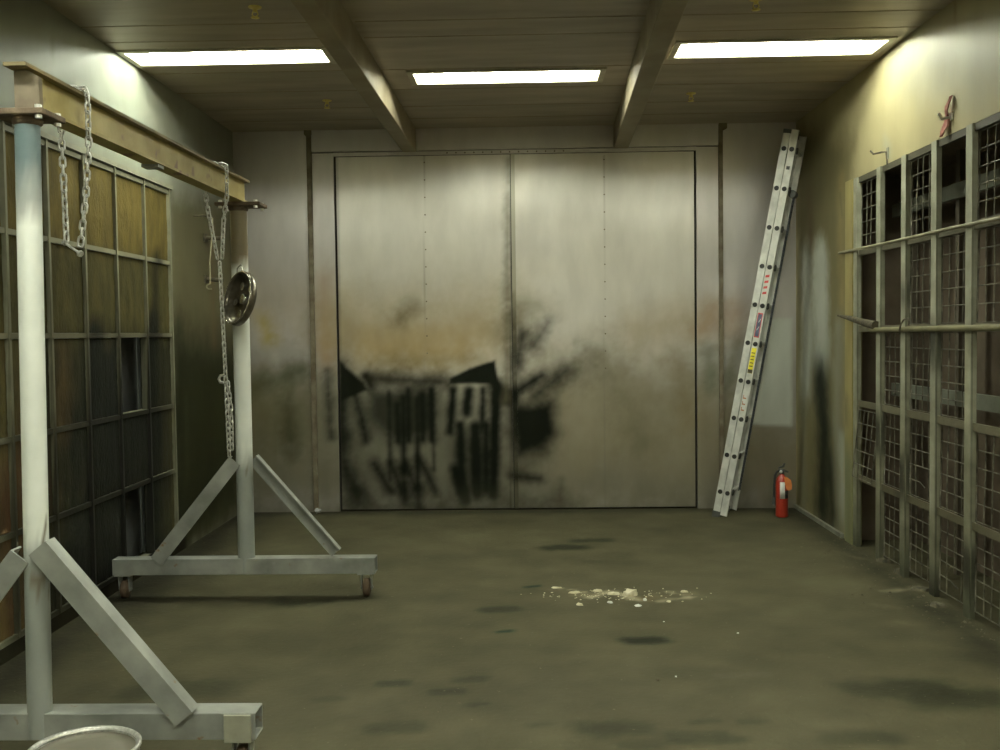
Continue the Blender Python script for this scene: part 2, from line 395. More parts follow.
def black_art(st_):
    B = BLK
    class st:
        s = staticmethod(lambda pts, r, so, col, a, j=.6: st_.s(pts, r * 1.1, so * 1.45, col, min(.985, a * 1.07), j * .6))
        p = staticmethod(lambda pts, so, col, a, j=.6: st_.p(pts, so * 1.6, col, min(.985, a * 1.05), j * .5))
    st.p([(338, 395), (440, 388), (500, 392), (556, 404), (558, 450), (500, 500), (340, 506)], .3, (0.05, 0.05, 0.034), .35)
    st.p([(448, 432), (497, 425), (497, 496), (455, 496)], .15, (0.045, 0.047, 0.033), .7)
    st.s([(342, 364), (343, 440)], .04, .15, B, .75)
    st.s([(330, 368), (328, 395), (333, 440)], .035, .12, B, .88)
    st.p([(339, 361), (339, 402), (368, 390), (364, 383)], .03, B, .97, .5)
    st.s([(366, 377), (371, 386)], .045, .08, B, .92)
    st.s([(355, 396), (362, 420), (366, 441)], .035, .09, B, .93)
    st.s([(341, 400), (343, 450), (346, 475), (360, 502)], .05, .18, B, .75)
    st.s([(372, 379), (400, 380), (445, 382)], .06, .16, (0.026, 0.024, 0.014), .88)
    st.p([(366, 390), (438, 386), (436, 438), (400, 444), (385, 438), (368, 420)], .14, (0.035, 0.036, 0.025), .72)
    for x, y0, y1, r in ((389, 392, 480, .014), (397, 405, 441, .028), (403, 398, 470, .022), (408, 390, 440, .026), (417, 400, 486, .022), (422, 395, 440, .030), (431, 390, 440, .034), (433, 440, 470, .010)):
        st.s([(x, y0), (x + 1, y1)], r, .05, B, .85)
    for a, b in (((374, 464), (391, 492)), ((391, 464), (402, 492)), ((405, 463), (417, 490)), ((420, 460), (436, 492)), ((403, 470), (405, 500)), ((418, 490), (419, 508))):
        st.s([a, b], .035, .10, B, .85)
    st.s([(345, 468), (358, 492)], .06, .18, B, .6)
    st.p([(450, 378), (470, 368), (495, 360), (500, 388), (488, 384), (449, 384)], .025, B, .97, .5)
    for a, b, r in (((453, 391), (450, 432), .042), ((469, 391), (466, 412), .05), ((483, 390), (482, 430), .03), ((496, 385), (493, 495), .05), ((460, 425), (462, 492), .045),
                    ((475, 428), (477, 494), .055), ((486, 425), (486, 490), .04), ((455, 470), (466, 500), .05)):
        st.s([a, b], r, .06, B, .9)
    st.s([(498, 388), (512, 398)], .08, .10, B, .95)
    st.s([(508, 398), (525, 386), (543, 375)], .045, .09, B, .88)
    st.s([(536, 396), (550, 384), (566, 371)], .06, .16, B, .7)
    st.s([(517, 362), (523, 334)], .045, .14, B, .75)
    st.s([(533, 347), (548, 322)], .035, .14, B, .5)
    st.s([(512, 312), (516, 390)], .02, .16, B, .45)
    st.p([(506, 404), (554, 400), (558, 434), (546, 452), (516, 458), (510, 434)], .12, B, .9)
    st.s([(512, 476), (540, 479)], .04, .09, B, .85)
    st.s([(545, 455), (520, 470)], .05, .2, (0.06, 0.06, 0.04), .5)
    st.s([(338, 505), (480, 508), (570, 506)], .05, .22, (0.05, 0.05, 0.033), .65)
    st.s([(440, 505), (545, 500)], .08, .3, (0.07, 0.07, 0.045), .5)
    st.s([(562, 480), (560, 500)], .02, .08, (0.07, 0.06, 0.04), .5)

STEEL = (0.66, 0.63, 0.575)
st_door = back_stain_shade(STEEL, 21); grime(st_door)
for x in (424, 604):
    st_door.s([(x, 155), (x + 1, 509)], .004, .012, (0.24, 0.22, 0.17), .5, 0)
black_art(st_door)
st_door.s([(508, 160), (507, 330), (506, 400)], .025, .12, (0.13, 0.115, 0.07), .75)  # shadow beside the meeting strip, painted on the door
st_door.s([(511, 155), (511, 509)], .006, .02, (0.05, 0.045, 0.03), .8, 0)
st_door.s([(336, 155), (341, 509)], .01, .05, (0.06, 0.055, 0.035), .6, .2)  # soft shadow along the left door edge, also painted
st_wall = back_stain_shade((0.60, 0.57, 0.55), 31); grime(st_wall)
st_wall.s([(327, 371), (331, 437)], .03, .14, BLK, .8)
st_wall.s([(238, 160), (300, 180), (298, 250)], .3, .9, (0.50, 0.47, 0.46), .5)
st_wall.p([(768, 318), (792, 318), (792, 426), (748, 424), (752, 390)], .05, (0.66, 0.69, 0.63), .95, .4)
st_wall.s([(760, 350), (770, 410)], .04, .3, (0.58, 0.6, 0.55), .5)

mb = MB()
slab(mb, XL, -2.03, D, D + .03, 0, H, '-y', .022)
slab(mb, -1.99, -1.785, D, D + .03, 0, 3.435, '-y', .022)
slab(mb, 1.655, 1.862, D, D + .03, 0, 3.435, '-y', .022)
slab(mb, 1.90, XR, D, D + .03, 0, H, '-y', .022)
slab(mb, -1.99, 1.862, D - .012, D + .03, 3.447, H, '-y', .05)
slab(mb, -1.785, 1.655, D, D + .03, 3.405, 3.438, '-y', .03)
wb = paint(mb.build('wall_back', MT['sheet'], kind='structure'), st_wall)
MB().box(XL - .1, XR + .1, D + .05, D + .12, -.02, H + .1).build('trim_1', MT['gap'], kind='structure')
mb = MB(); mb.box(-2.036, -1.99, D - .03, D + .03, 0, 3.635); mb.prism([(-2.055, D - .035, 3.61), (-2.02, D - .035, 3.575), (-1.985, D - .035, 3.61), (-1.985, D - .035, 3.648), (-2.055, D - .035, 3.648)], (0, .034, 0)); mb.build('trim_2', MT['trim'], bevel=.004, kind='structure')
mb = MB(); mb.box(1.862, 1.902, D - .03, D + .03, 0, 3.635); mb.prism([(1.865, D - .035, 3.61), (1.895, D - .035, 3.575), (1.94, D - .035, 3.60), (1.94, D - .035, 3.648), (1.865, D - .035, 3.648)], (0, .034, 0)); mb.build('trim_3', MT['trim'], bevel=.004, kind='structure')
def rivets(xs, zs, y):
    m = MB()
    for x in xs:
        for z in zs: m.lathe((x, y, z), (0, -1, 0), [(.0075, 0), (.006, .003), (.0, .004)], 8)
    return m
zs = [0.2 + .165 * i for i in range(20)]
d1 = paint(slab(MB(), -1.765, -.105, D + .012, D + .05, .018, 3.398, '-y', .016).build('door_1', MT['sheet'], kind='structure'), st_door)
rivets((-.919,), zs[8:], D + .012).build('rivet', MT['trim'], d1)
d2 = paint(slab(MB(), -.06, 1.635, D + .012, D + .05, .018, 3.398, '-y', .016).build('door_2', MT['sheet'], kind='structure'), st_door)
rivets((.787,), zs[7:], D + .012).build('rivet', MT['trim'], d2)
st_ast = back_stain_shade((0.42, 0.40, 0.33), 77); grime(st_ast); st_ast.s([(512, 300), (513, 509)], .05, .2, (0.06, 0.055, 0.035), .5); black_art(st_ast)
paint(slab(MB(), -.098, -.06, D - .012, D + .05, .018, 3.398, '-y', .02).build('meeting_strip', MT['sheet'], d2), st_ast)
rivets([-.7 + .085 * i for i in range(14)], (3.42,), D).build('trim_4', MT['trim'], kind='structure')

# --- ceiling with openings for the recessed lamps
LAMPS = [(-2.70, -1.34, 6.84, 7.16), (-.80, .60, 7.51, 7.83), (1.09, 2.49, 6.87, 7.22),
         (-2.70, -1.34, 2.46, 2.78), (-.80, .60, 3.10, 3.42), (1.09, 2.49, 2.50, 2.82),
         (-2.70, -1.34, -.70, -.38), (-.80, .60, .0, .32), (1.09, 2.49, -.70, -.38)]
xs = sorted({XL - .1, XR + .1} | {v for l in LAMPS for v in l[:2]}); ys = sorted({YF, D + .1} | {v for l in LAMPS for v in l[2:]})
mb = MB()
for i in range(len(xs) - 1):
    for j in range(len(ys) - 1):
        cx, cy = (xs[i] + xs[i + 1]) / 2, (ys[j] + ys[j + 1]) / 2
        if any(l[0] < cx < l[1] and l[2] < cy < l[3] for l in LAMPS): continue
        mb.box(xs[i], xs[i + 1], ys[j], ys[j + 1], H, H + .04)
mb.build('ceiling', MT['ceil'], kind='structure')
# lapped sheet seams across the ceiling
k = 5
for y in (5.05, 5.62, 6.28, 6.62, 7.42, 8.02, 8.62, 9.1):
    for (a, b) in ((XL, -1.18), (-1.02, .84), (.98, XR)):
        if any(l[2] - .03 < y < l[3] + .03 for l in LAMPS[:3]): continue
        MB().box(a, b, y, y + .012, H - .002, H + .01).build('trim_%d' % k, MT['beamc'], kind='structure'); k += 1
# downstand beams
def beam_c(name, xn, xf, w):
    m = MB(); ys_, ye = YF, D
    def X(y): return xn + (xf - xn) * (y - 5.25) / (9.47 - 5.25)
    pts = [(X(ys_) - w / 2, ys_, 3.435), (X(ys_) + w / 2, ys_, 3.435), (X(ys_) + w / 2, ys_, H + .02), (X(ys_) - w / 2, ys_, H + .02)]
    m.prism(pts, (X(ye) - X(ys_), ye - ys_, 0))
    return m.build(name, MT['beamc'], bevel=.006, kind='structure')
beam_c('trim_30', -1.12, -1.06, .13); beam_c('trim_31', .82, .945, .14)

# --- side walls
st_left = StainShade(0, XL, (1, 2), (0.27, 0.275, 0.22), 41)
LG = (0.265, 0.29, 0.24)
st_left.s([(0, 70), (60, 80), (130, 110)], .3, .6, LG, .6)
st_left.w([(7.75, 2.97), (4.4, 2.97)], .08, .2, (0.38, 0.41, 0.32), .7)  # lit lower part of the sheet, painted as a paler band
st_left.s([(203, 170), (204, 560)], .004, .015, (0.08, 0.08, 0.05), .7, 0)
st_left.s([(53, 11), (52, 80)], .004, .015, (0.16, 0.16, 0.11), .7, 0)
DG = (0.018, 0.021, 0.012)
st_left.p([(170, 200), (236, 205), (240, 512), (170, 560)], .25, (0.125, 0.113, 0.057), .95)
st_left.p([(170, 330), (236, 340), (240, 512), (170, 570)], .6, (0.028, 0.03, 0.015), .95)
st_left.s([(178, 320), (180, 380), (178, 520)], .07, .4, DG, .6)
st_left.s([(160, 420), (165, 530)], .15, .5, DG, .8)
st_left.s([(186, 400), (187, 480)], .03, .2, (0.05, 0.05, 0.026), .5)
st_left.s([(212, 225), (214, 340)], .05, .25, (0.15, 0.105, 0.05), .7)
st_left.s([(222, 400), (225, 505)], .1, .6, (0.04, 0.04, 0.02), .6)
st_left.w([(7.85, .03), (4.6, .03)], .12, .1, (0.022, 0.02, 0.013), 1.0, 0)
st_right = StainShade(0, XR, (1, 2), (0.41, 0.36, 0.2), 43)
st_right.s([(900, 60), (1000, 50)], .2, .5, (0.36, 0.355, 0.27), .8)
st_right.p([(797, 124), (855, 140), (848, 300), (840, 530), (797, 512)], .35, (0.17, 0.15, 0.073), .93)
st_right.s([(808, 190), (812, 260)], .06, .3, (0.2, 0.12, 0.06), .5)
st_right.s([(955, 0), (957, 112)], .003, .012, (0.22, 0.19, 0.1), .7, 0)
st_right.s([(806, 265), (808, 340), (806, 380)], .16, .3, (0.44, 0.46, 0.40), .9)
st_right.s([(820, 262), (821, 350)], .2, .3, (0.50, 0.53, 0.47), .9)
st_right.s([(803, 390), (804, 505)], .06, .3, (0.22, 0.22, 0.165), .7)
st_right.s([(820, 380), (824, 430), (822, 510)], .2, .4, (0.02, 0.025, 0.017), .95)
st_right.s([(830, 470), (833, 530)], .14, .4, (0.025, 0.03, 0.02), .8)
st_right.s([(838, 330), (837, 420), (840, 500)], .10, .25, (0.28, 0.285, 0.22), .75)
st_right.s([(840, 180), (842, 300)], .05, .25, (0.3, 0.24, 0.1), .6)
st_right.s([(842, 440), (843, 515)], .06, .16, (0.40, 0.42, 0.35), .8)
st_right.s([(846, 520), (838, 540)], .1, .3, (0.28, 0.28, 0.2), .6)
st_right.s([(885, 140), (889, 152)], .04, .12, (0.36, 0.36, 0.26), .7)
st_right.s([(842, 215), (840, 195)], .02, .08, (0.12, 0.12, 0.07), .6)
st_right.s([(943, 128), (947, 122)], .03, .06, (0.55, 0.25, 0.2), .35)
st_right.s([(910, 140)], .008, .02, (0.12, 0.1, 0.06), .9)

YA, YB = 4.79, 7.79          # filter bank on the left
mb = MB()
slab(mb, XL - .1, XL, YF, D + .03, 2.885, H, '+x', .05)
slab(mb, XL - .1, XL, YB + .01, D + .03, 0, 2.885, '+x', .03)
slab(mb, XL - .1, XL, YF, YA - .01, 0, 2.885, '+x', .1)
slab(mb, XL - .1, XL, YA - .01, YB + .01, 0, .09, '+x', .1)
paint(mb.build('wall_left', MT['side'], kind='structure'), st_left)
RA, RB = 5.0, 7.885           # caged bays on the right
mb = MB()
slab(mb, XR, XR + .06, YF, D + .03, 2.865, H, '-x', .035)
slab(mb, XR, XR + .06, RB + .17, D + .03, 0, 2.865, '-x', .022)
slab(mb, XR, XR + .06, YF, RA, 0, 2.865, '-x', .1)
paint(mb.build('wall_right', MT['side'], kind='structure'), st_right)
st_j = StainShade(0, XR, (1, 2), (1.0, 1.0, 1.0), 91)
st_j.s([(848, 400), (848, 420)], .05, .2, (0.3, 0.3, 0.25), .7); st_j.s([(849, 470), (850, 540)], .2, .5, (0.55, 0.75, 1.1), .9)
paint(slab(MB(), XR - .02, XR + .06, RB, RB + .17, 0, 2.865, '-x', .03).build('trim_32', MT['yellow_jamb'], kind='structure'), st_j)
MB().box(XL - .1, XR + .1, YF - .1, YF, -.02, H + .05).build('wall_front', MT['ceil'], kind='structure')
# plenums behind the two filter banks
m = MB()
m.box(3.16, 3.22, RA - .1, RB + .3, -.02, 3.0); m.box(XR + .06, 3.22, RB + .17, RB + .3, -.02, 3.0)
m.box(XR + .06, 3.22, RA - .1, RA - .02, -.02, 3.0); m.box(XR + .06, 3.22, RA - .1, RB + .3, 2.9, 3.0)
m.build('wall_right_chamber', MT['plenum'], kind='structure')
m = MB()
m.box(-3.10, -3.04, YA - .1, YB + .1, -.02, 3.0); m.box(-3.1, XL - .1, YB + .02, YB + .1, -.02, 3.0)
m.box(-3.1, XL - .1, YA - .1, YA - .02, -.02, 3.0); m.box(-3.1, XL - .1, YA - .1, YB + .1, 2.9, 3.0)
m.build('wall_left_chamber', MT['plenum_grey'], kind='structure')
MB().box(XR - .025, XR, RB + .25, D, 0, .035).build('baseboard_right', MT['post'], kind='structure')
paint(bpy.data.objects['baseboard_right'], lambda P: np.ones((len(P), 3)) * .62)

# ================================================================== LAMPS
def lamp(i, l, label):
    x0, x1, y0, y1 = l; hd = .13
    t = thing('ceiling_light', label, 'ceiling light', ((x0 + x1) / 2, (y0 + y1) / 2, H), 'recessed fluorescent ceiling lights')
    m = MB(); z0, z1 = H + .001, H + hd
    m.box(x0 - .02, x0, y0 - .02, y1 + .02, z0 + .04, z1); m.box(x1, x1 + .02, y0 - .02, y1 + .02, z0 + .04, z1)
    m.box(x0, x1, y0 - .02, y0, z0 + .04, z1); m.box(x0, x1, y1, y1 + .02, z0 + .04, z1); m.box(x0 - .02, x1 + .02, y0 - .02, y1 + .02, z1, z1 + .02)
    m.build('reflector_housing', MT['lampbox'], t)
    m = MB(); b = .04
    m.box(x0 - b, x1 + b, y0 - b, y0 + .004, H - .012, H + .03); m.box(x0 - b, x1 + b, y1 - .004, y1 + b, H - .012, H + .03)
    m.box(x0 - b, x0 + .004, y0 + .004, y1 - .004, H - .012, H + .03); m.box(x1 - .004, x1 + b, y0 + .004, y1 - .004, H - .012, H + .03)
    m.build('frame', MT['lampframe'], t)
    for f in (.28, .72):
        y = y0 + (y1 - y0) * f
        MB().tube([(x0 + .10, y, H + .052), (x1 - .10, y, H + .052)], .02, 8).build('tube', MT['tube'], t)
    MB().box(x0 + .003, x1 - .003, y0 + .003, y1 - .003, H + .016, H + .02).build('glass_pane', MT['glass'], t)
for i, (l, lb) in enumerate(zip(LAMPS, (
    'lit recessed fluorescent ceiling light beside the left wall, far row',
    'lit recessed fluorescent ceiling light between the two ceiling beams, far row',
    'lit recessed fluorescent ceiling light beside the right wall, far row',
    'lit recessed fluorescent ceiling light beside the left wall, middle row',
    'lit recessed fluorescent ceiling light between the ceiling beams, middle row',
    'lit recessed fluorescent ceiling light beside the right wall, middle row',
    'lit recessed fluorescent ceiling light beside the left wall, nearest row',
    'lit recessed fluorescent ceiling light between the ceiling beams, nearest row',
    'lit recessed fluorescent ceiling light beside the right wall, nearest row'))):
    lamp(i, l, lb)

# sprinkler heads
for (px, py, lb) in ((255, 12, 'yellowed sprinkler head on the ceiling in front of the left ceiling light'),
                     (756, 4, 'yellowed sprinkler head on the ceiling in front of the right ceiling light'),
                     (327, 104, 'yellowed sprinkler head on the ceiling behind the left ceiling light'),
                     (691, 97, 'yellowed sprinkler head on the ceiling behind the right ceiling light')):
    p = on(px, py, 2, H - .03)
    t = thing('sprinkler_head', lb, 'sprinkler', (p[0], p[1], H), 'sprinkler heads on the ceiling')
    MB().lathe((p[0], p[1], H), (0, 0, -1), [(.04, 0), (.038, .006), (.014, .01), (.014, .03), (.0, .03)], 14).build('escutcheon', MT['sprink'], t)
    m = MB().tube([(p[0] - .012, p[1], H - .028), (p[0] - .018, p[1], H - .045), (p[0], p[1], H - .062)], .004, 6).tube([(p[0] + .012, p[1], H - .028), (p[0] + .018, p[1], H - .045), (p[0], p[1], H - .062)], .004, 6)
    m.build('yoke', MT['sprink'], t)
    MB().lathe((p[0], p[1], H - .06), (0, 0, -1), [(.0, 0), (.024, .001), (.026, .005), (.0, .007)], 12).build('deflector', MT['sprink'], t)

# ================================================================== LEFT FILTER BANK
LROW = [2.83, 2.28, 1.72, 1.165, .655, .10]
LCOL = [7.77, 7.25, 6.73, 6.24, 5.76, 5.28, 4.80]
st_fil = StainShade(0, XL, (1, 2), (0.12, 0.095, 0.03), 61)
st_fil.p([(0, 130), (170, 180), (170, 262), (0, 230)], .1, (0.17, 0.13, 0.035), .7)
st_fil.p([(0, 235), (172, 262), (172, 600), (0, 600)], .15, (0.068, 0.062, 0.022), .75)
st_fil.p([(30, 340), (175, 335), (175, 640), (30, 640)], .35, (0.026, 0.026, 0.012), .85)
st_fil.p([(0, 560), (60, 500), (0, 340), (20, 380)], .3, (0.075, 0.042, 0.02), .6)
SOOT = (((158, 256), (155, 330), .055, .9), ((156, 320), (150, 430), .10, .98), ((151, 350), (149, 540), .16, .9), ((97, 338), (94, 440), .13, .95), ((106, 390), (102, 560), .26, .95), ((125, 425), (126, 600), .30, .95), ((118, 340), (116, 420), .05, .6),
                   ((78, 420), (74, 600), .10, .6), ((150, 430), (150, 560), .26, .85), ((90, 560), (95, 620), .3, .9))
for a, b, r, s in (SOOT):
    st_fil.s([a, b], r, .17, (0.009, 0.010, 0.006), s)
st_fil.s([(66, 350), (64, 430)], .06, .25, (0.12, 0.078, 0.032), .7)
st_fil.s([(12, 480), (14, 640)], .10, .3, (0.09, 0.04, 0.022), .7)
st_lat = StainShade(0, XL, (1, 2), (0.27, 0.265, 0.185), 63)
st_lat.p([(0, 280), (172, 285), (172, 640), (0, 640)], .3, (0.10, 0.092, 0.055), .75)
st_lat.p([(0, 420), (172, 400), (172, 640), (0, 640)], .5, (0.024, 0.023, 0.013), .92)
for a, b, r, s in (SOOT):
    st_lat.s([a, b], r, .22, (0.014, 0.014, 0.01), s)
rowname = ('top row', 'second row', 'middle row', 'fourth row', 'bottom row')
colname = ('first column from back wall', 'second column from back wall', 'third column from back wall', 'fourth column from back wall', 'fifth column from back wall', 'sixth column from back wall')
lat = thing('filter_rack', 'dirty steel grid frame holding brown filters along the left wall', 'filter frame', (XL, 6.28, .09))
for y in LCOL:
    m = MB(); slab(m, XL - .045, XL + .012, y - .011, y + .011, .09, 2.87, '+x', .06); paint(m.build('upright', MT['lattice'], lat), st_lat)
for z in LROW:
    m = MB(); slab(m, XL - .06, XL + .004, LCOL[-1], LCOL[0], z - .015, z + .015, '+x', .05); paint(m.build('crossbar', MT['lattice'], lat), st_lat)
paint(slab(MB(), XL - .02, XL + .02, LCOL[-1], LCOL[0] + .06, 2.855, 2.885, '+x', .05).build('top_ledge', MT['lattice'], lat), lambda P: np.ones((len(P), 3)) * np.array([[.34, .34, .25]]))
for c in range(6):
    for r in range(5):
        if (r, c) in ((2, 1), (4, 1)): continue
        y1, y0 = LCOL[c] - .013, LCOL[c + 1] + .013; z1, z0 = LROW[r] - .017, LROW[r + 1] + .017
        if r >= 2 and c == 3 and False: continue
        m = MB(); n = 12; ny = 14
        # gently bellied, pleated pad
        vs = []; fs = []
        for i in range(n + 1):
            for j in range(ny + 1):
                u, v = i / n, j / ny
                bel = .008 * math.sin(math.pi * u) * math.sin(math.pi * v) + .003 * math.sin(u * 31 + c) + random.uniform(-.002, .002)
                vs.append((XL - .012 + bel, y0 + (y1 - y0) * u, z0 + (z1 - z0) * v))
        for i in range(n):
            for j in range(ny): fs.append((i * (ny + 1) + j, (i + 1) * (ny + 1) + j, (i + 1) * (ny + 1) + j + 1, i * (ny + 1) + j + 1))
        m.add(vs, fs, True)
        m.box(XL - .06, XL - .016, y0, y1, z0, z1)
        o = paint(m.build('filter_pad', MT['filter']), st_fil)
        look = 'olive brown' if r < 2 else ('blackened' if c in (0, 1, 2) else 'dingy brown')
        if c == 5: look = 'brown'
        tag(o, '%s filter pad in left wall, %s, %s' % (look, rowname[r], colname[c]), 'filter pad', 'filter pads in the left wall frame')

# hinge brackets and cord on the far left wall
for i, (x, y) in enumerate(((207, 238), (208, 279))):
    p = on(x, y, 0, XL + .02)
    t = thing('wall_bracket', ('dark stub bracket on the far left wall, the higher of two beside a cord', 'dark stub bracket on the far left wall, the lower of two beside a cord')[i], 'bracket', (XL, p[1], p[2]), 'stub brackets on the far left wall')
    MB().box(XL, XL + .012, p[1] - .05, p[1] + .05, p[2] - .035, p[2] + .035).build('plate', MT['crust'], t)
    MB().tube([(XL + .01, p[1], p[2]), (XL + .15, p[1], p[2] - .005 - .01 * i)], .018, 10).build('pin', MT['crust'], t)
p0 = on(212.5, 218, 0, XL + .16); p1 = on(209.5, 284, 0, XL + .16)
t = thing('pull_cord', 'thin pale cord with a small hook end hanging on far left wall', 'cord', (p0[0], p0[1], p1[2]))
pts = [Vector(p0).lerp(Vector(p1), k / 8) + Vector((.004 * math.sin(k), .004 * math.cos(k * 1.7), 0)) for k in range(9)]
MB().tube([(XL, p0[1], p0[2] + .02), (XL + .08, p0[1], p0[2] + .02), tuple(p0)], .006, 8).build('wall_peg', MT['crust'], t)
MB().tube(pts, .006, 6).build('cord', MT['cord'], t)
q = Vector(pts[-1]); hk = [q + Vector((-.03 * math.sin(a), 0, -.022 + .022 * math.cos(a))) for a in [i * .45 for i in range(9)]]
MB().tube(hk, .006, 6).build('hook', MT['cord'], t)

# ================================================================== RIGHT CAGED BAYS
RROW = [2.845, 2.285, 1.70, 1.125, .548, .0]
RPOST = [7.84, 7.335, 6.86, 6.36, 5.865, 5.38]
st_rl = StainShade(0, XR, (1, 2), (0.95, 0.95, 0.9), 71)
st_rl.p([(850, 400), (1000, 430), (1000, 700), (850, 640)], .5, (0.55, 0.53, 0.42), .7)
st_rl.p([(850, 520), (1000, 600), (1000, 760), (850, 640)], .5, (0.17, 0.185, 0.14), .88)
st_rl.s([(931, 440), (932, 505)], .04, .12, (1.25, 1.25, 1.2), .9); st_rl.s([(966, 330), (967, 420)], .04, .15, (1.15, 1.1, .95), .8)  # highlights on two posts, painted as pale streaks
for a, r in (((878, 428), .10), ((903, 470), .12), ((934, 340), .10), ((905, 290), .04), ((935, 600), .12), ((968, 560), .1)):
    st_rl.s([a, (a[0], a[1] + 12)], r, .2, (0.05, 0.05, 0.04), .85)
cage = thing('post_cage', 'pale dirty steel post and rail frame of the caged openings along right wall', 'steel frame', (XR, 6.6, 0))
for y in RPOST:
    m = MB(); slab(m, XR - .012, XR + .0, y - .04, y + .04, 0, 2.865, '-x', .05)
    slab(m, XR, XR + .022, y - .04, y - .03, 0, 2.865, '-y', .05)
    paint(m.build('post', MT['post'], cage), st_rl)
for i, z in enumerate(RROW[:5]):
    m = MB(); slab(m, XR + .002, XR + .012, 5.0, 7.86, z - .024, z + .024, '-x', .06); m.box(XR + .012, XR + .03, 5.0, 7.86, z - .024, z - .016)
    kk = .45 if i == 0 else 1.0
    paint(m.build('rail', MT['lattice'], cage), lambda P: st_rl(P) * kk * np.array([[.20, .185, .13]]))
# long rod wired across the posts and a pipe lower down
p0 = Vector((XR - .025, 8.19, 2.315)); p1 = Vector((XR - .025, 5.0, 2.275))
o = MB().tube([p0, p0.lerp(p1, .33), p0.lerp(p1, .66) + Vector((0, 0, .006)), p1], .011, 8).build('rod', MT['post'], cage, label='long thin rod across the posts')
paint(o, lambda P: np.ones((len(P), 3)) * np.array([[.75, .70, .58]]))
o = MB().tube([(XR - .032, 7.42, 1.69), (XR - .032, 6.2, 1.695), (XR - .032, 4.95, 1.70)], .019, 10).build('pipe', MT['post'], cage, label='grimy pipe at eye height')
paint(o, lambda P: np.ones((len(P), 3)) * np.array([[.62, .57, .40]]))
# members inside the chamber
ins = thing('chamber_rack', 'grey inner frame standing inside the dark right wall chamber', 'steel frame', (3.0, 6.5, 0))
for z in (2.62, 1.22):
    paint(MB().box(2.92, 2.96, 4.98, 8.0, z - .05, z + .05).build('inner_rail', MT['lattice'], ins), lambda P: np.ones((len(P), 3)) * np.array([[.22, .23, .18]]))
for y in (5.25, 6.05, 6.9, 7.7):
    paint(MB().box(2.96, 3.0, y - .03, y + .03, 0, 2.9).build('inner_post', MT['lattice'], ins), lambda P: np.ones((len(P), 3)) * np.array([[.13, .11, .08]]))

def wire_panel(r, c, label, tilt=0.0, broken=0, drop=0.0):
    y1, y0 = RPOST[c] - .045, RPOST[c + 1] + .045; z1, z0 = RROW[r] - .03, RROW[r + 1] + .03
    if r == 4: z0 = .05
    x = XR + .03
    t = thing('wire_guard', label, 'wire guard', (x, (y0 + y1) / 2, z0), 'welded wire guards in the right wall bays')
    def P(u, v):
        return (x - tilt * (1 - v) * .3 - tilt * .1 + random.uniform(-.004, .004), y0 + (y1 - y0) * u, z0 + (z1 - z0) * v - drop)
    m = MB(); m.tube([P(0, 0), P(1, 0), P(1, 1), P(0, 1)], .005, 6, closed=True); m.build('border_wire', MT['wire'], t)
    m = MB(); nv, nh = 4, 5
    for i in range(1, nv):
        if broken and i == 2: m.tube([P(i / nv, .4), P(i / nv, .7), P(i / nv, 1)], .004, 5); continue
        m.tube([P(i / nv, 0), P(i / nv, .5), P(i / nv, 1)], .004, 5)
    for j in range(1, nh):
        if broken and j == 1: m.tube([P(.35, j / nh - .05), P(.6, j / nh), P(1, j / nh)], .004, 5); continue
        m.tube([P(0, j / nh), P(.5, j / nh), P(1, j / nh)], .004, 5)
    m.build('mesh_wires', MT['wire'], t)
rbay = ('first bay from back wall', 'second bay from back wall', 'third bay from back wall', 'fourth bay from back wall', 'fifth bay from back wall')
present = {(0, 0), (0, 2), (0, 4), (1, 2), (1, 3), (1, 4), (2, 1), (2, 2), (2, 3), (3, 0), (3, 1), (3, 2), (3, 3), (3, 4), (4, 1), (4, 2), (4, 3), (4, 4)}
for (r, c) in sorted(present):
    look = 'bent wire guard' if (r, c) == (3, 0) else ('broken wire guard' if (r, c) in ((4, 3), (3, 2)) else 'square-mesh wire guard')
    wire_panel(r, c, '%s on right wall, %s, %s' % (look, rowname[r], rbay[c]), tilt=.18 if (r, c) == (3, 0) else .02, broken=1 if 'broken' in look else 0, drop=.02 if (r, c) == (3, 0) else 0)

# hooks and odd pieces on the right wall
p = on(888, 152, 0, XR)
t = thing('wall_hook', 'small bent wire hook on the yellow right wall above the cages', 'hook', (XR, p[1], p[2]))
MB().box(XR - .006, XR, p[1] - .02, p[1] + .02, p[2] - .05, p[2] + .03).build('plate', MT['post'], t); paint(t.children[0], lambda P: np.ones((len(P), 3)) * .7)
MB().tube([(XR - .004, p[1], p[2] - .09), (XR - .012, p[1], p[2]), (XR - .03, p[1] + .03, p[2] + .005), (XR - .06, p[1] + .12, p[2] + .008), (XR - .07, p[1] + .15, p[2] + .035)], .007, 8).build('hook_wire', MT['crust'], t)
p = on(951, 117, 0, XR)
t = thing('wall_hook', 'small grey wall hook with a pinkish red rag caught on it', 'hook', (XR, p[1], p[2]))
MB().box(XR - .008, XR, p[1] - .035, p[1] + .035, p[2] - .02, p[2] + .02).tube([(XR - .005, p[1], p[2]), (XR - .05, p[1] + .01, p[2] - .01), (XR - .065, p[1] + .02, p[2] + .025)], .009, 8).build('hook_bar', MT['bolt'], t)
m = MB(); vs = []; fs = []
for j in range(9):
    z = p[2] + .12 - j * .028; wv = (.012, .022, .028, .02, .016, .026, .034, .03, .016)[j]
    for i in range(5):
        vs.append((XR - .012 - .02 * math.sin(j * .6) ** 2 - .006 * math.sin(i * 2.1 + j), p[1] - .03 + .012 * j + (i - 2) * wv * .6, z))
for j in range(8):
    for i in range(4): fs.append((j * 5 + i, j * 5 + i + 1, j * 5 + i + 6, j * 5 + i + 5))
m.add(vs, fs, True); o = m.build('rag', MT['ragred'], t, label='pinkish red rag'); sm = o.modifiers.new('cloth', 'SOLIDIFY'); sm.thickness = .004
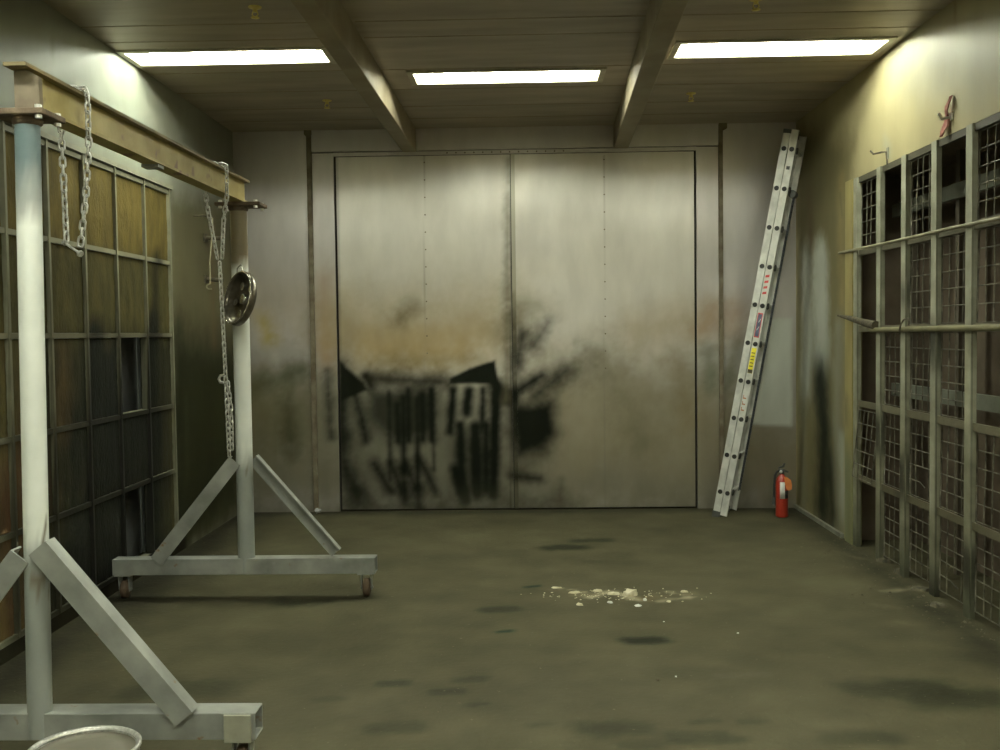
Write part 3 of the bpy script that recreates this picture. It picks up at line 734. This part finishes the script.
a = on(838, 315.5, 0, XR - .10); b = on(862, 322, 0, XR - .05); c_ = on(876, 325.5, 0, XR - .03)
o = MB().tube([a, Vector(a).lerp(Vector(b), .5) + Vector((0, 0, .004)), b, c_], [.008, .02, .026, .034], 9).build('crusted_stick', MT['crust'])
tag(o, 'dark paint-crusted stick poking out past the yellow jamb on right wall', 'stick')
a = on(901, 330, 0, XR - .0565)
o = MB().tube([Vector(a) + Vector((0, dy, dz)) for dy, dz in ((.03, -.03), (.03, .0), (0, .04), (-.05, .07), (-.12, .075), (-.14, .05), (-.135, .03))], .006, 8).build('wire_hook', MT['crust'])
tag(o, 'dark bent wire hook hung over the pipe on the right wall', 'hook')

# ================================================================== GANTRY
g = thing('gantry_crane', 'wheeled gantry crane with white pipe legs and a yellow overhead beam', 'gantry crane', (-1.85, 5.1, 0))
NX, NY, FX, FY = -1.863, 3.775, -1.822, 6.44
ZT, ZB = 2.715, 2.562            # beam top, beam bottom
def bx(y): return -1.846 + (y - 3.66) * (-1.812 + 1.846) / (6.5 - 3.66)
def ibeam(y0, y1):
    m = MB(); hw, tf, tw = .042, .014, .007
    prof = [(-hw, ZB), (hw, ZB), (hw, ZB + tf), (tw, ZB + tf + .006), (tw, ZT - tf), (-tw, ZT - tf), (-tw, ZB + tf + .006), (-hw, ZB + tf)]
    ya = y0 + .085
    m.prism([(bx(ya) + u, ya, z) for u, z in prof], (bx(y1) - bx(ya), y1 - ya, 0))
    return m
def topfl(y0, y1):
    m = MB(); hw, tf = .042, .014
    return m.prism([(bx(y0) + u, y0, z) for u, z in ((-hw, ZT - tf), (hw, ZT - tf), (hw, ZT), (-hw, ZT))], (bx(y1) - bx(y0), y1 - y0, 0))
bm_ = ibeam(3.655, 6.53).build('beam', MT['yellow_beam'], g, label='yellow painted I-beam')
topfl(3.655, 6.53).build('top_flange', MT['flange'], bm_, label='brown-edged top flange')
x = bx(3.75) + .012; MB().prism([(x - .046, 3.715, ZB + .001), (x + .048, 3.715, ZB + .001), (x + .046, 3.715, ZT - .04), (x + .006, 3.715, ZT - .016), (x - .046, 3.715, ZT - .016)], (0, .028, 0)).build('end_plate', MT['endplate'], bm_)
x = bx(4.98); MB().box(x - .05, x + .035, 4.95, 5.03, ZB - .016, ZB - .001).build('trolley_stop', MT['grey_steel'], bm_)
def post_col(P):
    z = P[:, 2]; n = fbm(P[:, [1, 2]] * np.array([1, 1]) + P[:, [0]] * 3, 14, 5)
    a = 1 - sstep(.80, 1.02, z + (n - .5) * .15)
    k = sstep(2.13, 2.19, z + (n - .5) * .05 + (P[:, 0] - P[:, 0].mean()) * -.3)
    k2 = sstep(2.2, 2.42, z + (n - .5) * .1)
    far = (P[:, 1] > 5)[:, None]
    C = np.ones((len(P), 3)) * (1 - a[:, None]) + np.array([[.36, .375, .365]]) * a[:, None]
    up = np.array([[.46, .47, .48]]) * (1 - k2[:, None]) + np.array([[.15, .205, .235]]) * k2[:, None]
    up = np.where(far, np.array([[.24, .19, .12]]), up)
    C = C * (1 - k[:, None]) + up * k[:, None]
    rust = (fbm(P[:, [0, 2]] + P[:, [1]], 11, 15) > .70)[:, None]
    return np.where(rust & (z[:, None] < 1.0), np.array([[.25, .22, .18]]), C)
for (px_, py_, r) in ((NX, NY, .0455), (FX, FY, .0535)):
    m = MB(); nseg = 46; zt = 2.537; zb = .165
    m.tube([(px_ - (.026 if py_ < 5 else 0) * (1 - k / nseg), py_, zb + (zt - zb) * k / nseg) for k in range(nseg + 1)], r, 24)
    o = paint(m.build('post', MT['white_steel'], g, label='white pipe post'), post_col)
    MB().lathe((px_, py_, 2.507), (0, 0, 1), [(r, 0), (r + .008, .006), (r + .010, .02), (r + .004, .03)], 24).build('weld_collar', MT['rust'], o)
for i, (px_, py_) in enumerate(((NX - .012, NY), (FX + .012, FY))):
    hwp = .105 if i == 0 else .145
    pl = MB().box(px_ - hwp, px_ + hwp, py_ - .075, py_ + .12, 2.537, 2.56).build('top_plate', MT['rust'], g, bevel=.004)
    for u, v in ((-.082, -.055), (.082, -.055), (-.082, .098), (.082, .098)):
        MB().lathe((px_ + u * hwp / .105, py_ + v, 2.517), (0, 0, 1), [(0, .006), (.013, .006), (.013, .019), (.008, .02), (.008, .044), (.013, .044), (.013, .056), (0, .056)], 6, smooth=False).build('bolt', MT['bolt'], pl)
def hollow(x0, x1, y0, y1, z0, z1, t):
    m = MB(); pr = [(y0, z0), (y1, z0), (y1, z1), (y0, z1)]; pi = [(y0 + t, z0 + t), (y1 - t, z0 + t), (y1 - t, z1 - t), (y0 + t, z1 - t)]
    vs = [(x, y, z) for x in (x0, x1) for (y, z) in pr] + [(x, y, z) for x in (x0, x1) for (y, z) in pi]
    fs = []
    for k in range(4):
        n = (k + 1) % 4
        fs += [(k, n, 4 + n, 4 + k), (8 + k, 12 + k, 12 + n, 8 + n), (k, 8 + k, 8 + n, n), (4 + k, 4 + n, 12 + n, 12 + k)]
    return m.add(vs, fs)
BASES = ((-2.728, -1.040, 3.742, 3.852, .158, .262), (-2.69, -.972, 6.388, 6.49, .158, .262))
def caster(x, y, par, ztop):
    c = MB().box(x - .055, x + .055, y - .05, y + .05, ztop - .008, ztop).build('caster', MT['grey_steel'], par)
    m = MB()
    for s in (-1, 1):
        m.prism([(x + s * .032 - .003, y - .035, ztop - .008), (x + s * .032 - .003, y + .035, ztop - .008), (x + s * .032 - .003, y + .020, .045), (x + s * .032 - .003, y - .020, .045)], (.006, 0, 0))
    m.tube([(x - .042, y, .06), (x + .042, y, .06)], .008, 8)
    m.build('fork', MT['grey_steel'], c)
    MB().lathe((x - .024, y, .06), (1, 0, 0), [(0, 0), (.03, 0), (.034, .004), (.052, .004), (.059, .010), (.059, .038), (.052, .044), (.034, .044), (.03, .048), (0, .048)], 22).build('wheel', MT['wheel'], c)
for bi, b in enumerate(BASES):
    o = hollow(*b, .007).build('base_tube', MT['grey_steel'], g, bevel=.004)
    ym = (b[2] + b[3]) / 2
    for x in (b[0] + .065, b[1] - .065):
        caster(x, ym, g, b[4])
# braces of angle iron, bolted over the base tubes
def brace(a, b, yf, w, depth, back=False, ext=.0):
    """a top, b bottom as (x,z); plate of width w in the plane y=yf, flange along the upper edge"""
    a = Vector((a[0], 0, a[1])); b = Vector((b[0], 0, b[1])); t = (b - a).normalized(); n = Vector((-t.z, 0, t.x))
    if n.z < 0: n = -n
    m = MB(); th = .008
    y0 = yf + depth - th if back else yf
    m.prism([Vector((0, y0, 0)) + p for p in (a - n * w / 2, b - n * w / 2, b + n * (w / 2 - th), a + n * (w / 2 - th))], (0, th, 0))
    m.prism([Vector((0, yf, 0)) + p for p in (a + n * (w / 2 - th), b + n * (w / 2 - th), b + n * w / 2, a + n * w / 2)], (0, depth, 0))
    return m.build('brace', MT['grey_steel'], g)
ba, bb = on(37.5, 548, 1, 3.722), on(184.4, 719, 1, 3.722); brace((ba[0], ba[2]), (bb[0], bb[2]), 3.716, .085, .075)
brace((-1.925, .875), (-2.425, .228), 3.728, .085, .075)
brace((-1.868, .90), (-2.395, .25), 6.374, .090, .06)
brace((-1.765, .905), (-1.235, .285), 6.40, .085, .06, back=True)
MB().box(-1.160, -1.055, 3.730, 3.741, .150, .258).build('repair_plate', MT['post'], g, bevel=.003)
paint(bpy.data.objects['repair_plate'], lambda P: np.ones((len(P), 3)) * 1.1)

# ================================================================== CHAINS
def link_mesh():
    m = MB(); r = .0046; hw = .0105; hl = .0185; pts = []
    for k in range(7): a = math.pi * k / 6; pts.append((hw * math.cos(a), 0, hl - hw + .0105 * math.sin(a) + .004))
    for k in range(7): a = math.pi + math.pi * k / 6; pts.append((hw * math.cos(a), 0, -(hl - hw) + .0105 * math.sin(a) - .004))
    m.tube(pts, r, 7, closed=True)
    me = bpy.data.meshes.new('link'); me.from_pydata(m.v, [], m.f); me.polygons.foreach_set('use_smooth', m.s); me.update(); me.materials.append(MT['chain']); return me
LINK = link_mesh(); PITCH_L = .0345
def run_chain(par, path, count=[0]):
    P = [Vector(p) for p in path]; L = [0]
    for i in range(len(P) - 1): L.append(L[-1] + (P[i + 1] - P[i]).length)
    n = int(L[-1] / PITCH_L); org = origin_of(par)
    def at(s):
        s = max(0, min(L[-1], s))
        for i in range(len(P) - 1):
            if s <= L[i + 1] or i == len(P) - 2: return P[i].lerp(P[i + 1], (s - L[i]) / max(1e-9, L[i + 1] - L[i]))
    for k in range(n):
        s = (k + .5) * PITCH_L; a, b = at(s - PITCH_L / 2), at(s + PITCH_L / 2); t = (b - a).normalized()
        o = bpy.data.objects.new('link', LINK); COL.objects.link(o); o.parent = par
        q = t.to_track_quat('Z', 'Y')
        from mathutils import Quaternion
        q = q @ Quaternion((0, 0, 1), (math.pi / 2 if k % 2 else 0) + .55 + random.uniform(-.12, .12))
        o.rotation_mode = 'QUATERNION'; o.rotation_quaternion = q; o.location = (a + b) / 2 - org
cy = 4.125; xb = bx(cy)
ch = thing('lifting_chain', 'short galvanised chain loop hung over the near end of the yellow beam', 'chain', (xb, cy, 2.06))
run_chain(ch, [(xb - .038, cy - .02, 2.105), (xb - .052, cy, 2.35), (xb - .056, cy, 2.56), (xb - .056, cy, ZT), (xb - .048, cy, ZT + .016), (xb, cy + .004, ZT + .017), (xb + .050, cy, ZT + .016), (xb + .058, cy, ZT), (xb + .058, cy, 2.5), (xb + .046, cy - .012, 2.3), (xb + .022, cy - .03, 2.070)])
a = Vector((xb - .040, cy - .02, 2.093)); b = Vector((xb + .022, cy - .045, 2.054)); d = (b - a).normalized()
m = MB().tube([a - d * .012, b + d * .012], .006, 8); m.tube([a - d * .014, a - d * .004], .013, 8); m.tube([b + d * .004, b + d * .016], .014, 6)
m.build('shackle_pin', MT['chain'], ch)
cy = 5.99; xb = bx(cy)
ch = thing('lifting_chain', 'long galvanised chain hanging from the far end of the yellow beam', 'chain', (xb, cy, .98))
J = Vector((xb + .005, cy - .01, 2.15))
run_chain(ch, [J + Vector((-.012, 0, .02)), (xb - .050, cy - .03, 2.45), (xb - .058, cy - .05, 2.56), (xb - .056, cy - .05, ZT), (xb - .046, cy - .05, ZT + .016), (xb, cy - .03, ZT + .017), (xb + .050, cy, ZT + .016), (xb + .058, cy, ZT), (xb + .056, cy, 2.55), J + Vector((.03, 0, .25)), J + Vector((.015, 0, .02))])
run_chain(ch, [J, J + Vector((.012, 0, -.4)), J + Vector((.022, 0, -.8)), J + Vector((.030, 0, -1.175))])
run_chain(ch, [J + Vector((.024, .02, -.72)), J + Vector((.045, .015, -.9)), J + Vector((.042, .015, -1.14))])
hk = J + Vector((.012, -.02, -.70))
MB().tube([hk + Vector((.0, 0, .02)), hk + Vector((-.018, 0, .018)), hk + Vector((-.028, 0, -.003)), hk + Vector((-.020, 0, -.02)), hk + Vector((.0, 0, -.024))], .009, 8).build('grab_hook', MT['chain'], ch)

# dish hung on the far post
nrm = Vector((-.70, -.66, .21)).normalized(); pc = Vector(on(237.5, 298, 1, 6.20)); s2 = nrm.cross(Vector((0, 0, 1))).normalized(); u2 = s2.cross(nrm)
t = thing('metal_dish', 'round tarnished steel dish with bright rim hung on the far gantry post', 'dish', pc)
R_ = .172
MB().lathe(pc, nrm, [(0, -.055), (.055, -.055), (.095, -.05), (.13, -.035), (R_ - .02, -.01), (R_ - .012, -.004), (R_ - .02, -.014), (.13, -.041), (.095, -.057), (.055, -.062), (0, -.062)], 40).build('bowl', MT['dish'], t)
MB().lathe(pc, nrm, [(R_ - .022, -.010), (R_ - .014, .004), (R_ - .004, .006), (R_, .0), (R_, -.035), (R_ - .006, -.04), (R_ - .014, -.035), (R_ - .02, -.015), (R_ - .022, -.010)], 40).build('rim', MT['dish'], t)
MB().tube([pc + nrm * .006 + (s2 * math.cos(a) + u2 * math.sin(a)) * (R_ - .006) for a in [2 * math.pi * q / 48 for q in range(48)]], .004, 6, closed=True).build('rolled_edge', MT['dish_rim'], t)
MB().lathe(pc - nrm * .055, nrm, [(0, .03), (.028, .03), (.034, .025), (.036, 0)], 20).build('hub', MT['dish_rim'], t)
s_ = nrm.cross(Vector((0, 0, 1))).normalized(); u_ = s_.cross(nrm)
if u_.z < 0: u_ = -u_
for k in range(5):
    m = MB(); a = 1.1 + k * 2 * math.pi / 5; dr = s_ * math.cos(a) + u_ * math.sin(a); tr = -s_ * math.sin(a) + u_ * math.cos(a)
    c0 = pc + dr * .098 - nrm * .043
    m.prism([c0 + dr * (.028 * math.cos(w)) + tr * (.022 * math.sin(w)) for w in [2 * math.pi * q / 12 for q in range(12)]], nrm * .005)
    m.build('bright_oval', MT['dish_rim'], t)  # bright ovals for the pale patches inside the bowl
tp = pc + u_ * R_
MB().tube([tp, tp + Vector((-.005, .03, .03)), tp + Vector((-.03, .08, .045)), (FX, FY - .056, tp.z + .03), (FX, FY - .058, tp.z - .01)], .005, 8).build('hanging_wire', MT['chain'], t)

# ================================================================== LADDER
rd = Vector((.44, .898, 0)).normalized()                # rung direction
ln = Vector((.898, -.44, 0)).normalized()               # horizontal lean direction
run, ht = .65, 3.455
ax = (ln * run + Vector((0, 0, ht))).normalized(); LEN = math.hypot(run, ht)
nn = rd.cross(ax).normalized()
if nn.dot(ln) < 0: nn = -nn                              # across the rail, towards the wall side
lb0 = Vector((1.715, 9.14, .012))
lad = thing('extension_ladder', 'closed aluminium extension ladder leaning into the back right corner', 'ladder', lb0)
WD = .37; RW = .062
def lp(s, w, n): return lb0 + ax * s + rd * w + nn * n
def rail(w0, sgn, n0, s0, s1, name):
    """channel rail: web in the plane of the rungs' ends, two flanges inward"""
    m = MB(); th = .006; fl = .028
    def q(s, w, n): return lp(s, w, n)
    L_ = s1 - s0
    for (wa, wb, na, nb) in ((w0, w0 + sgn * th, n0, n0 + RW), (w0 + sgn * th, w0 + sgn * fl, n0, n0 + th), (w0 + sgn * th, w0 + sgn * fl, n0 + RW - th, n0 + RW)):
        m.prism([q(s0, wa, na), q(s0, wb, na), q(s0, wb, nb), q(s0, wa, nb)], ax * L_)
    return m.build(name, MT['alu'], lad)
rails = []
for (n0, s0, s1, off) in ((0.0, .0, LEN - .025, 0), (RW + .006, .02, LEN - .015, 0)):
    rails.append(rail(-.0, 1, n0, s0, s1, 'rail')); rail(WD, -1, n0, s0, s1, 'rail')
NR = 10; RS = .3445
for i in range(NR):
    s = .232 + i * RS
    if s > LEN - .03: break
    for n0 in (0, RW + .006):
        c = RW / 2 + n0
        m = MB().tube([lp(s, .004, c), lp(s, WD - .004, c)], .017, 10)
        o = m.build('rung', MT['alu'], lad)
        MB().tube([lp(s, -.006, c), lp(s, .001, c)], [.0205, .0215], 12).build('rung_plug', MT['black'], o)
        if n0 > 0:
            MB().tube([lp(s, WD * .25, c + .034), lp(s, WD * .25, c + .022)], .03, 9).build('rung_grip', MT['darkgrey'], o)
MB().tube([lp(.25, WD * .42, RW * 2 + .035), lp(1.6, WD * .42, RW * 2 + .03), lp(LEN - .55, WD * .42, RW * 2 + .03)], .006, 7).tube([lp(.25, WD * .55, RW * 2 + .035), lp(1.6, WD * .55, RW * 2 + .03), lp(LEN - .55, WD * .55, RW * 2 + .03)], .006, 7).build('rope', MT['rope'], lad)
MB().tube([lp(LEN - .55, WD * .36, RW * 2 + .02), lp(LEN - .55, WD * .61, RW * 2 + .02)], .035, 12).build('pulley', MT['darkgrey'], lad)
for w in (0.0, WD):
    m = MB(); sg = 1 if w == 0 else -1
    m.prism([lp(-.012, w - sg * .006, -.004), lp(-.012, w + sg * .034, -.004), lp(-.012, w + sg * .034, RW + .004), lp(-.012, w - sg * .006, RW + .004)], ax * .06)
    m.build('foot', MT['darkgrey'], lad)
    m = MB(); m.prism([lp(LEN - .05, w - sg * .004, -.002), lp(LEN - .05, w + sg * .032, -.002), lp(LEN - .05, w + sg * .032, RW + .004), lp(LEN - .05, w - sg * .004, RW + .004)], ax * .035)
    m.build('end_cap', MT['darkgrey'], lad)
def sticker(s0, s1, n0, n1, matk, name, lift=.0015, label=None):
    m = MB(); m.prism([lp(s0, -lift, n0), lp(s1, -lift, n0), lp(s1, -lift, n1), lp(s0, -lift, n1)], rd * -.0008)
    o = m.build(name, MT[matk], lad, label=label); return o
o = sticker(1.345, 1.575, RW + .014, RW + .056, 'label_y', 'warning_label', label='yellow warning sticker')
m = MB()
for k in range(5): m.prism([lp(1.405 + k * .03, -.0028, RW + .02), lp(1.413 + k * .03, -.0028, RW + .02), lp(1.413 + k * .03, -.0028, RW + .05), lp(1.405 + k * .03, -.0028, RW + .05)], rd * -.0005)
m.prism([lp(1.347, -.0028, RW + .014), lp(1.38, -.0028, RW + .014), lp(1.38, -.0028, RW + .056), lp(1.347, -.0028, RW + .056)], rd * -.0005)
m.build('printed_lines', MT['crust'], lad)
o = sticker(1.67, 1.89, RW + .012, RW + .056, 'label_r', 'brand_label', label='red-edged blue sticker')
m = MB(); m.prism([lp(1.68, -.003, RW + .018), lp(1.88, -.003, RW + .018), lp(1.88, -.003, RW + .050), lp(1.68, -.003, RW + .050)], rd * -.0005); m.build('sticker_face', MT['label_b'], lad)
m = MB()
for (s, n) in ((1.73, .026), (1.80, .03)): m.prism([lp(s, -.004, RW + n), lp(s + .012, -.004, RW + n), lp(s + .045, -.004, RW + n + .016), lp(s + .033, -.004, RW + n + .016)], rd * -.0005)
m.build('sticker_stripe', MT['label_w'], lad)
for k in range(4):      # blurred red print
    m = MB()
    s = 2.055 + k * .05
    m.prism([lp(s, -.0028, RW + .016), lp(s + .02, -.0028, RW + .016), lp(s + .03, -.0028, RW + .05), lp(s + .008, -.0028, RW + .05)], rd * -.0005)
    m.build('red_print', MT['label_r'], lad)
sticker(.985, 1.17, RW + .012, RW + .052, 'label_w', 'rating_label', label='white sticker with rust print')
m = MB()
for k in range(3):
    s = 1.0 + k * .055
    m.prism([lp(s, -.003, RW + .018), lp(s + .012, -.003, RW + .018), lp(s + .012, -.003, RW + .046), lp(s, -.003, RW + .046)], rd * -.0005)
    m.prism([lp(s, -.003, RW + .018), lp(s + .035, -.003, RW + .018), lp(s + .035, -.003, RW + .024), lp(s, -.003, RW + .024)], rd * -.0005)
m.build('rust_print', MT['label_o'], lad)
sticker(LEN - .36, LEN - .33, RW + .02, RW + .05, 'darkgrey', 'rating_mark')

# ================================================================== FIRE EXTINGUISHER
ec = Vector((2.335, 9.09, 0)); er = .056
ex = thing('fire_extinguisher', 'red fire extinguisher with silver label standing on floor by the corner', 'fire extinguisher', ec)
MB().lathe(ec, (0, 0, 1), [(0, .004), (er - .012, .0), (er - .003, .006), (er, .016), (er, .315), (er - .006, .345), (er - .022, .372), (.022, .385), (.020, .40), (0, .40)], 30).build('cylinder_body', MT['red'], ex)
def arc_patch(c, r, a0, a1, z0, z1, th=.0015, n=14):
    m = MB(); vs = []
    for k in range(n + 1):
        a = a0 + (a1 - a0) * k / n
        for rr in (r, r + th):
            for z in (z0, z1): vs.append((c.x + rr * math.sin(a), c.y - rr * math.cos(a), z))
    fs = []
    for k in range(n):
        b = k * 4; fs += [(b, b + 1, b + 5, b + 4), (b + 2, b + 6, b + 7, b + 3), (b, b + 4, b + 6, b + 2), (b + 1, b + 3, b + 7, b + 5)]
    m.add(vs, fs, True); return m
arc_patch(ec, er, -.55, .25, .175, .325).build('label', MT['label_w'], ex, label='silver label')
arc_patch(ec, er, .27, .95, .175, .245).build('label', MT['black'], ex, label='black label')
MB().lathe(ec + Vector((0, 0, .395)), (0, 0, 1), [(0, 0), (.022, 0), (.024, .012), (.019, .02), (.019, .045), (0, .045)], 16).build('valve_head', MT['darkgrey'], ex)
MB().prism([ec + Vector((u, -.008, v)) for u, v in ((-.03, .42), (.055, .405), (.06, .415), (.02, .437), (-.03, .437))], (0, .016, 0)).build('carry_handle', MT['darkgrey'], ex)
MB().prism([ec + Vector((u, -.008, v)) for u, v in ((-.028, .442), (.02, .455), (.03, .49), (.018, .493), (.0, .465), (-.03, .455))], (0, .016, 0)).build('squeeze_lever', MT['darkgrey'], ex)
MB().tube([ec + Vector(p) for p in ((-.015, -.01, .425), (-.045, -.012, .42), (-.066, -.015, .38), (-.073, -.018, .30), (-.076, -.018, .18))], .010, 10).build('hose', MT['black'], ex)
MB().tube([ec + Vector(p) for p in ((-.076, -.018, .185), (-.078, -.018, .12))], [.011, .015], 10).build('nozzle', MT['darkgrey'], ex)
m = MB(); m.prism([ec + Vector((u, -.062 - .02 * (u - .01), v)) for u, v in ((.005, .372), (.03, .372), (.066, .345), (.075, .30), (.072, .262), (.045, .25), (.025, .262), (.012, .32))], (0, .004, 0))
m.build('inspection_tag', MT['orange'], ex, label='orange tag')
MB().lathe(ec + Vector((-.014, -.02, .415)), (0, -1, 0), [(0, .01), (.013, .01), (.014, 0)], 14).build('gauge', MT['label_w'], ex)

# ================================================================== DRUM (bottom left)
yd = 3.26; q = on(84, 746, 1, yd); rr = .183; hz = q[2]
dr = thing('metal_pail', 'grey metal pail with recessed lid standing before the near gantry base', 'pail', (q[0], yd, 0))
c = Vector((q[0], yd, 0))
MB().lathe(c, (0, 0, 1), [(0, .0), (rr - .018, .0), (rr - .014, .004), (rr - .012, hz * .30), (rr - .008, hz * .31), (rr - .012, hz * .33), (rr - .010, hz * .66), (rr - .006, hz * .67), (rr - .010, hz * .69), (rr - .008, hz - .012), (rr - .02, hz - .012)], 48).build('pail_body', MT['drum'], dr)
MB().lathe(c, (0, 0, 1), [(rr - .02, hz - .014), (rr - .001, hz - .012), (rr, hz - .004), (rr - .005, hz), (rr - .012, hz - .002), (rr - .018, hz - .016), (rr - .018, hz - .03)], 48).build('rim', MT['chain'], dr, label='bright rim')
MB().lathe(c, (0, 0, 1), [(rr - .016, hz - .014), (rr - .022, hz - .028), (rr - .06, hz - .026), (.06, hz - .024), (0, hz - .024)], 48).build('lid', MT['drum_lid'], dr)
for s in (-1, 1):
    MB().lathe(c + Vector((s * (rr - .008), 0, hz - .07)), (s, 0, 0), [(.022, 0), (.02, .008), (.008, .012), (0, .012)], 14).build('handle_lug', MT['drum'], dr)
MB().tube([c + Vector((math.cos(a) * (rr + .008), -math.sin(a) * .05 - .0, hz - .07 - math.sin(a) * (rr - .02))) + Vector((0, -.16 * math.sin(a), 0)) for a in [math.pi * k / 14 for k in range(15)]], .004, 7).build('bail_handle', MT['chain'], dr)

# ================================================================== FLOOR LITTER
def chip(px, py, w, d, h, matk, name, label, cat, group=None, seed=0):
    rng = random.Random(seed); p = on(px, py, 2, 0)
    n = 9; lo, hi = [], []
    for k in range(n):
        a = 2 * math.pi * k / n; f = rng.uniform(.65, 1.1)
        lo.append((p[0] + w / 2 * math.cos(a) * f, p[1] + d / 2 * math.sin(a) * f, .001))
        hi.append((p[0] + w / 2 * math.cos(a) * f * .82, p[1] + d / 2 * math.sin(a) * f * .82, h * rng.uniform(.5, 1.0)))
    m = MB(); vs = lo + hi + [(p[0] + rng.uniform(-.1, .1) * w, p[1], h * rng.uniform(.9, 1.2))]
    fs = [tuple(range(n))[::-1]] + [(k, (k + 1) % n, n + (k + 1) % n, n + k) for k in range(n)] + [(n + k, n + (k + 1) % n, 2 * n) for k in range(n)]
    m.add(vs, fs); return tag(m.build(name, MT[matk]), label, cat, group)
G = 'cream paint chips on the floor patch'
chip(631, 595, .125, .10, .040, 'chip', 'paint_chip', 'largest cream chunk of dried paint in the middle of floor patch', 'paint chip', G, 1)
chip(613, 594.5, .085, .05, .016, 'chip', 'paint_chip', 'flat cream paint flake just left of the largest chunk', 'paint chip', G, 2)
chip(598, 591, .075, .05, .012, 'chip', 'paint_chip', 'cream paint flake at the upper left part of floor patch', 'paint chip', G, 3)
chip(580, 605, .05, .06, .012, 'chip', 'paint_chip', 'lone round cream chip below the left end of the patch', 'paint chip', G, 4)
chip(575, 593, .08, .05, .010, 'chip', 'paint_chip', 'thin cream paint flake on left side of the floor patch', 'paint chip', G, 5)
chip(556, 588, .08, .04, .008, 'chip', 'paint_chip', 'thin pale flake at far left tip of the floor patch', 'paint chip', G, 6)
chip(684, 592, .07, .05, .012, 'chip', 'paint_chip', 'cream paint flake at the right end of the floor patch', 'paint chip', G, 7)
chip(669, 602, .035, .04, .01, 'chip', 'paint_chip', 'small cream chip below the right end of the patch', 'paint chip', G, 8)
chip(645, 600.5, .03, .03, .014, 'whitechip', 'white_scrap', 'bright white scrap right beside the largest cream chunk', 'scrap', None, 9)
chip(638, 606, .055, .04, .010, 'whitechip', 'white_scrap', 'white scrap just below the largest cream chunk', 'scrap', None, 10)
chip(610, 603, .04, .03, .012, 'whitechip', 'white_scrap', 'small white scrap below and left of largest chunk', 'scrap', None, 11)
chip(664, 622, .012, .014, .005, 'whitechip', 'white_scrap', 'tiny white speck below the right half of the patch', 'scrap', None, 12)
chip(738, 633.5, .015, .016, .006, 'whitechip', 'white_scrap', 'lone tiny white speck on open floor right of the patch', 'scrap', None, 13)
chip(676, 677, .014, .012, .006, 'whitechip', 'white_scrap', 'small pale speck on the near floor beside a dark crumb', 'scrap', None, 14)
chip(658, 681, .018, .016, .012, 'crust', 'dark_crumb', 'small dark crumb on the near floor beside a pale speck', 'crumb', None, 15)
p = Vector((on(320, 512, 2, 0)[0], 9.45, 0))
import bmesh
bm = bmesh.new(); bmesh.ops.create_icosphere(bm, subdivisions=2, radius=.042)
for v in bm.verts: v.co = v.co * random.uniform(.65, 1.05); v.co.z = v.co.z * .7 + .03; v.co += p
me = bpy.data.meshes.new('crumpled_foil'); bm.to_mesh(me); bm.free(); me.materials.append(MT['foil'])
o = bpy.data.objects.new('crumpled_foil', me); COL.objects.link(o); tag(o, 'crumpled shiny scrap on the floor against the left door jamb', 'scrap')
def crumbs(name, label, spots, n, smax, matk):
    m = MB()
    for k in range(n):
        x, y = spots()
        s = random.uniform(.004, smax); h = s * random.uniform(.3, .8); a0 = random.uniform(0, 6)
        b = [(x + s * math.cos(a0 + t) * random.uniform(.6, 1.2), y + s * math.sin(a0 + t) * random.uniform(.6, 1.2), 0.0005) for t in (0, 1.57, 3.14, 4.71)]
        m.add(b + [(x, y, h)], [(3, 2, 1, 0), (0, 1, 4), (1, 2, 4), (2, 3, 4), (3, 0, 4)])
    return tag(m.build(name, MT[matk]), label, 'debris', kind='stuff')
def sp1():
    y = random.uniform(5.4, 8.2); return (random.uniform(2.05, 2.56) if random.random() < .5 else 2.575 - abs(random.gauss(0, .12)), y)
crumbs('floor_debris', 'crumbled paint debris along the foot of the right wall cage', sp1, 170, .014, 'debris')
def sp2():
    return (.6 + random.gauss(0, .24), 6.42 + random.gauss(0, .07))
crumbs('paint_crumbs', 'fine cream paint crumbs scattered over the floor patch', sp2, 130, .009, 'chip')
def sp3(): return (random.uniform(-2.2, 2.3), random.uniform(4.0, 9.2))
crumbs('floor_grit', 'sparse pale grit scattered over the concrete floor', sp3, 80, .006, 'debris')
# lumps of fallen crust at the foot of the cage
for i, (px, py, w, lb) in enumerate(((886, 562, .14, 'grey lump of fallen crust at the foot of the right cage, farthest'), (905, 573, .16, 'grey lump of fallen crust at the foot of the right cage, second from back'),
                                     (921, 590, .15, 'flat pale crust piece on floor before the third right wall post'), (937, 606, .12, 'flat pale crust piece on floor before the fourth right wall post'))):
    chip(px, py, w, w * .9, .035 if i < 2 else .02, 'debris', 'crust_lump', lb, 'debris', 'fallen crust lumps by the right wall', 40 + i)

# ================================================================== RENDER LOOK
wd = bpy.data.worlds.new('world'); SC.world = wd; wd.use_nodes = True
wd.node_tree.nodes['Background'].inputs[0].default_value = (.01, .01, .01, 1)
vs_ = SC.view_settings
SC.display_settings.display_device = 'sRGB'
vs_.view_transform = 'Standard'; vs_.look = 'None'; vs_.gamma = 1.0; vs_.use_curve_mapping = False
vs_.exposure = 1.1
SC.cycles.max_bounces = 10; SC.cycles.diffuse_bounces = 6; SC.cycles.glossy_bounces = 5; SC.cycles.transparent_max_bounces = 8
SC.cycles.use_denoising = True
SC.cycles.sample_clamp_indirect = 6.0
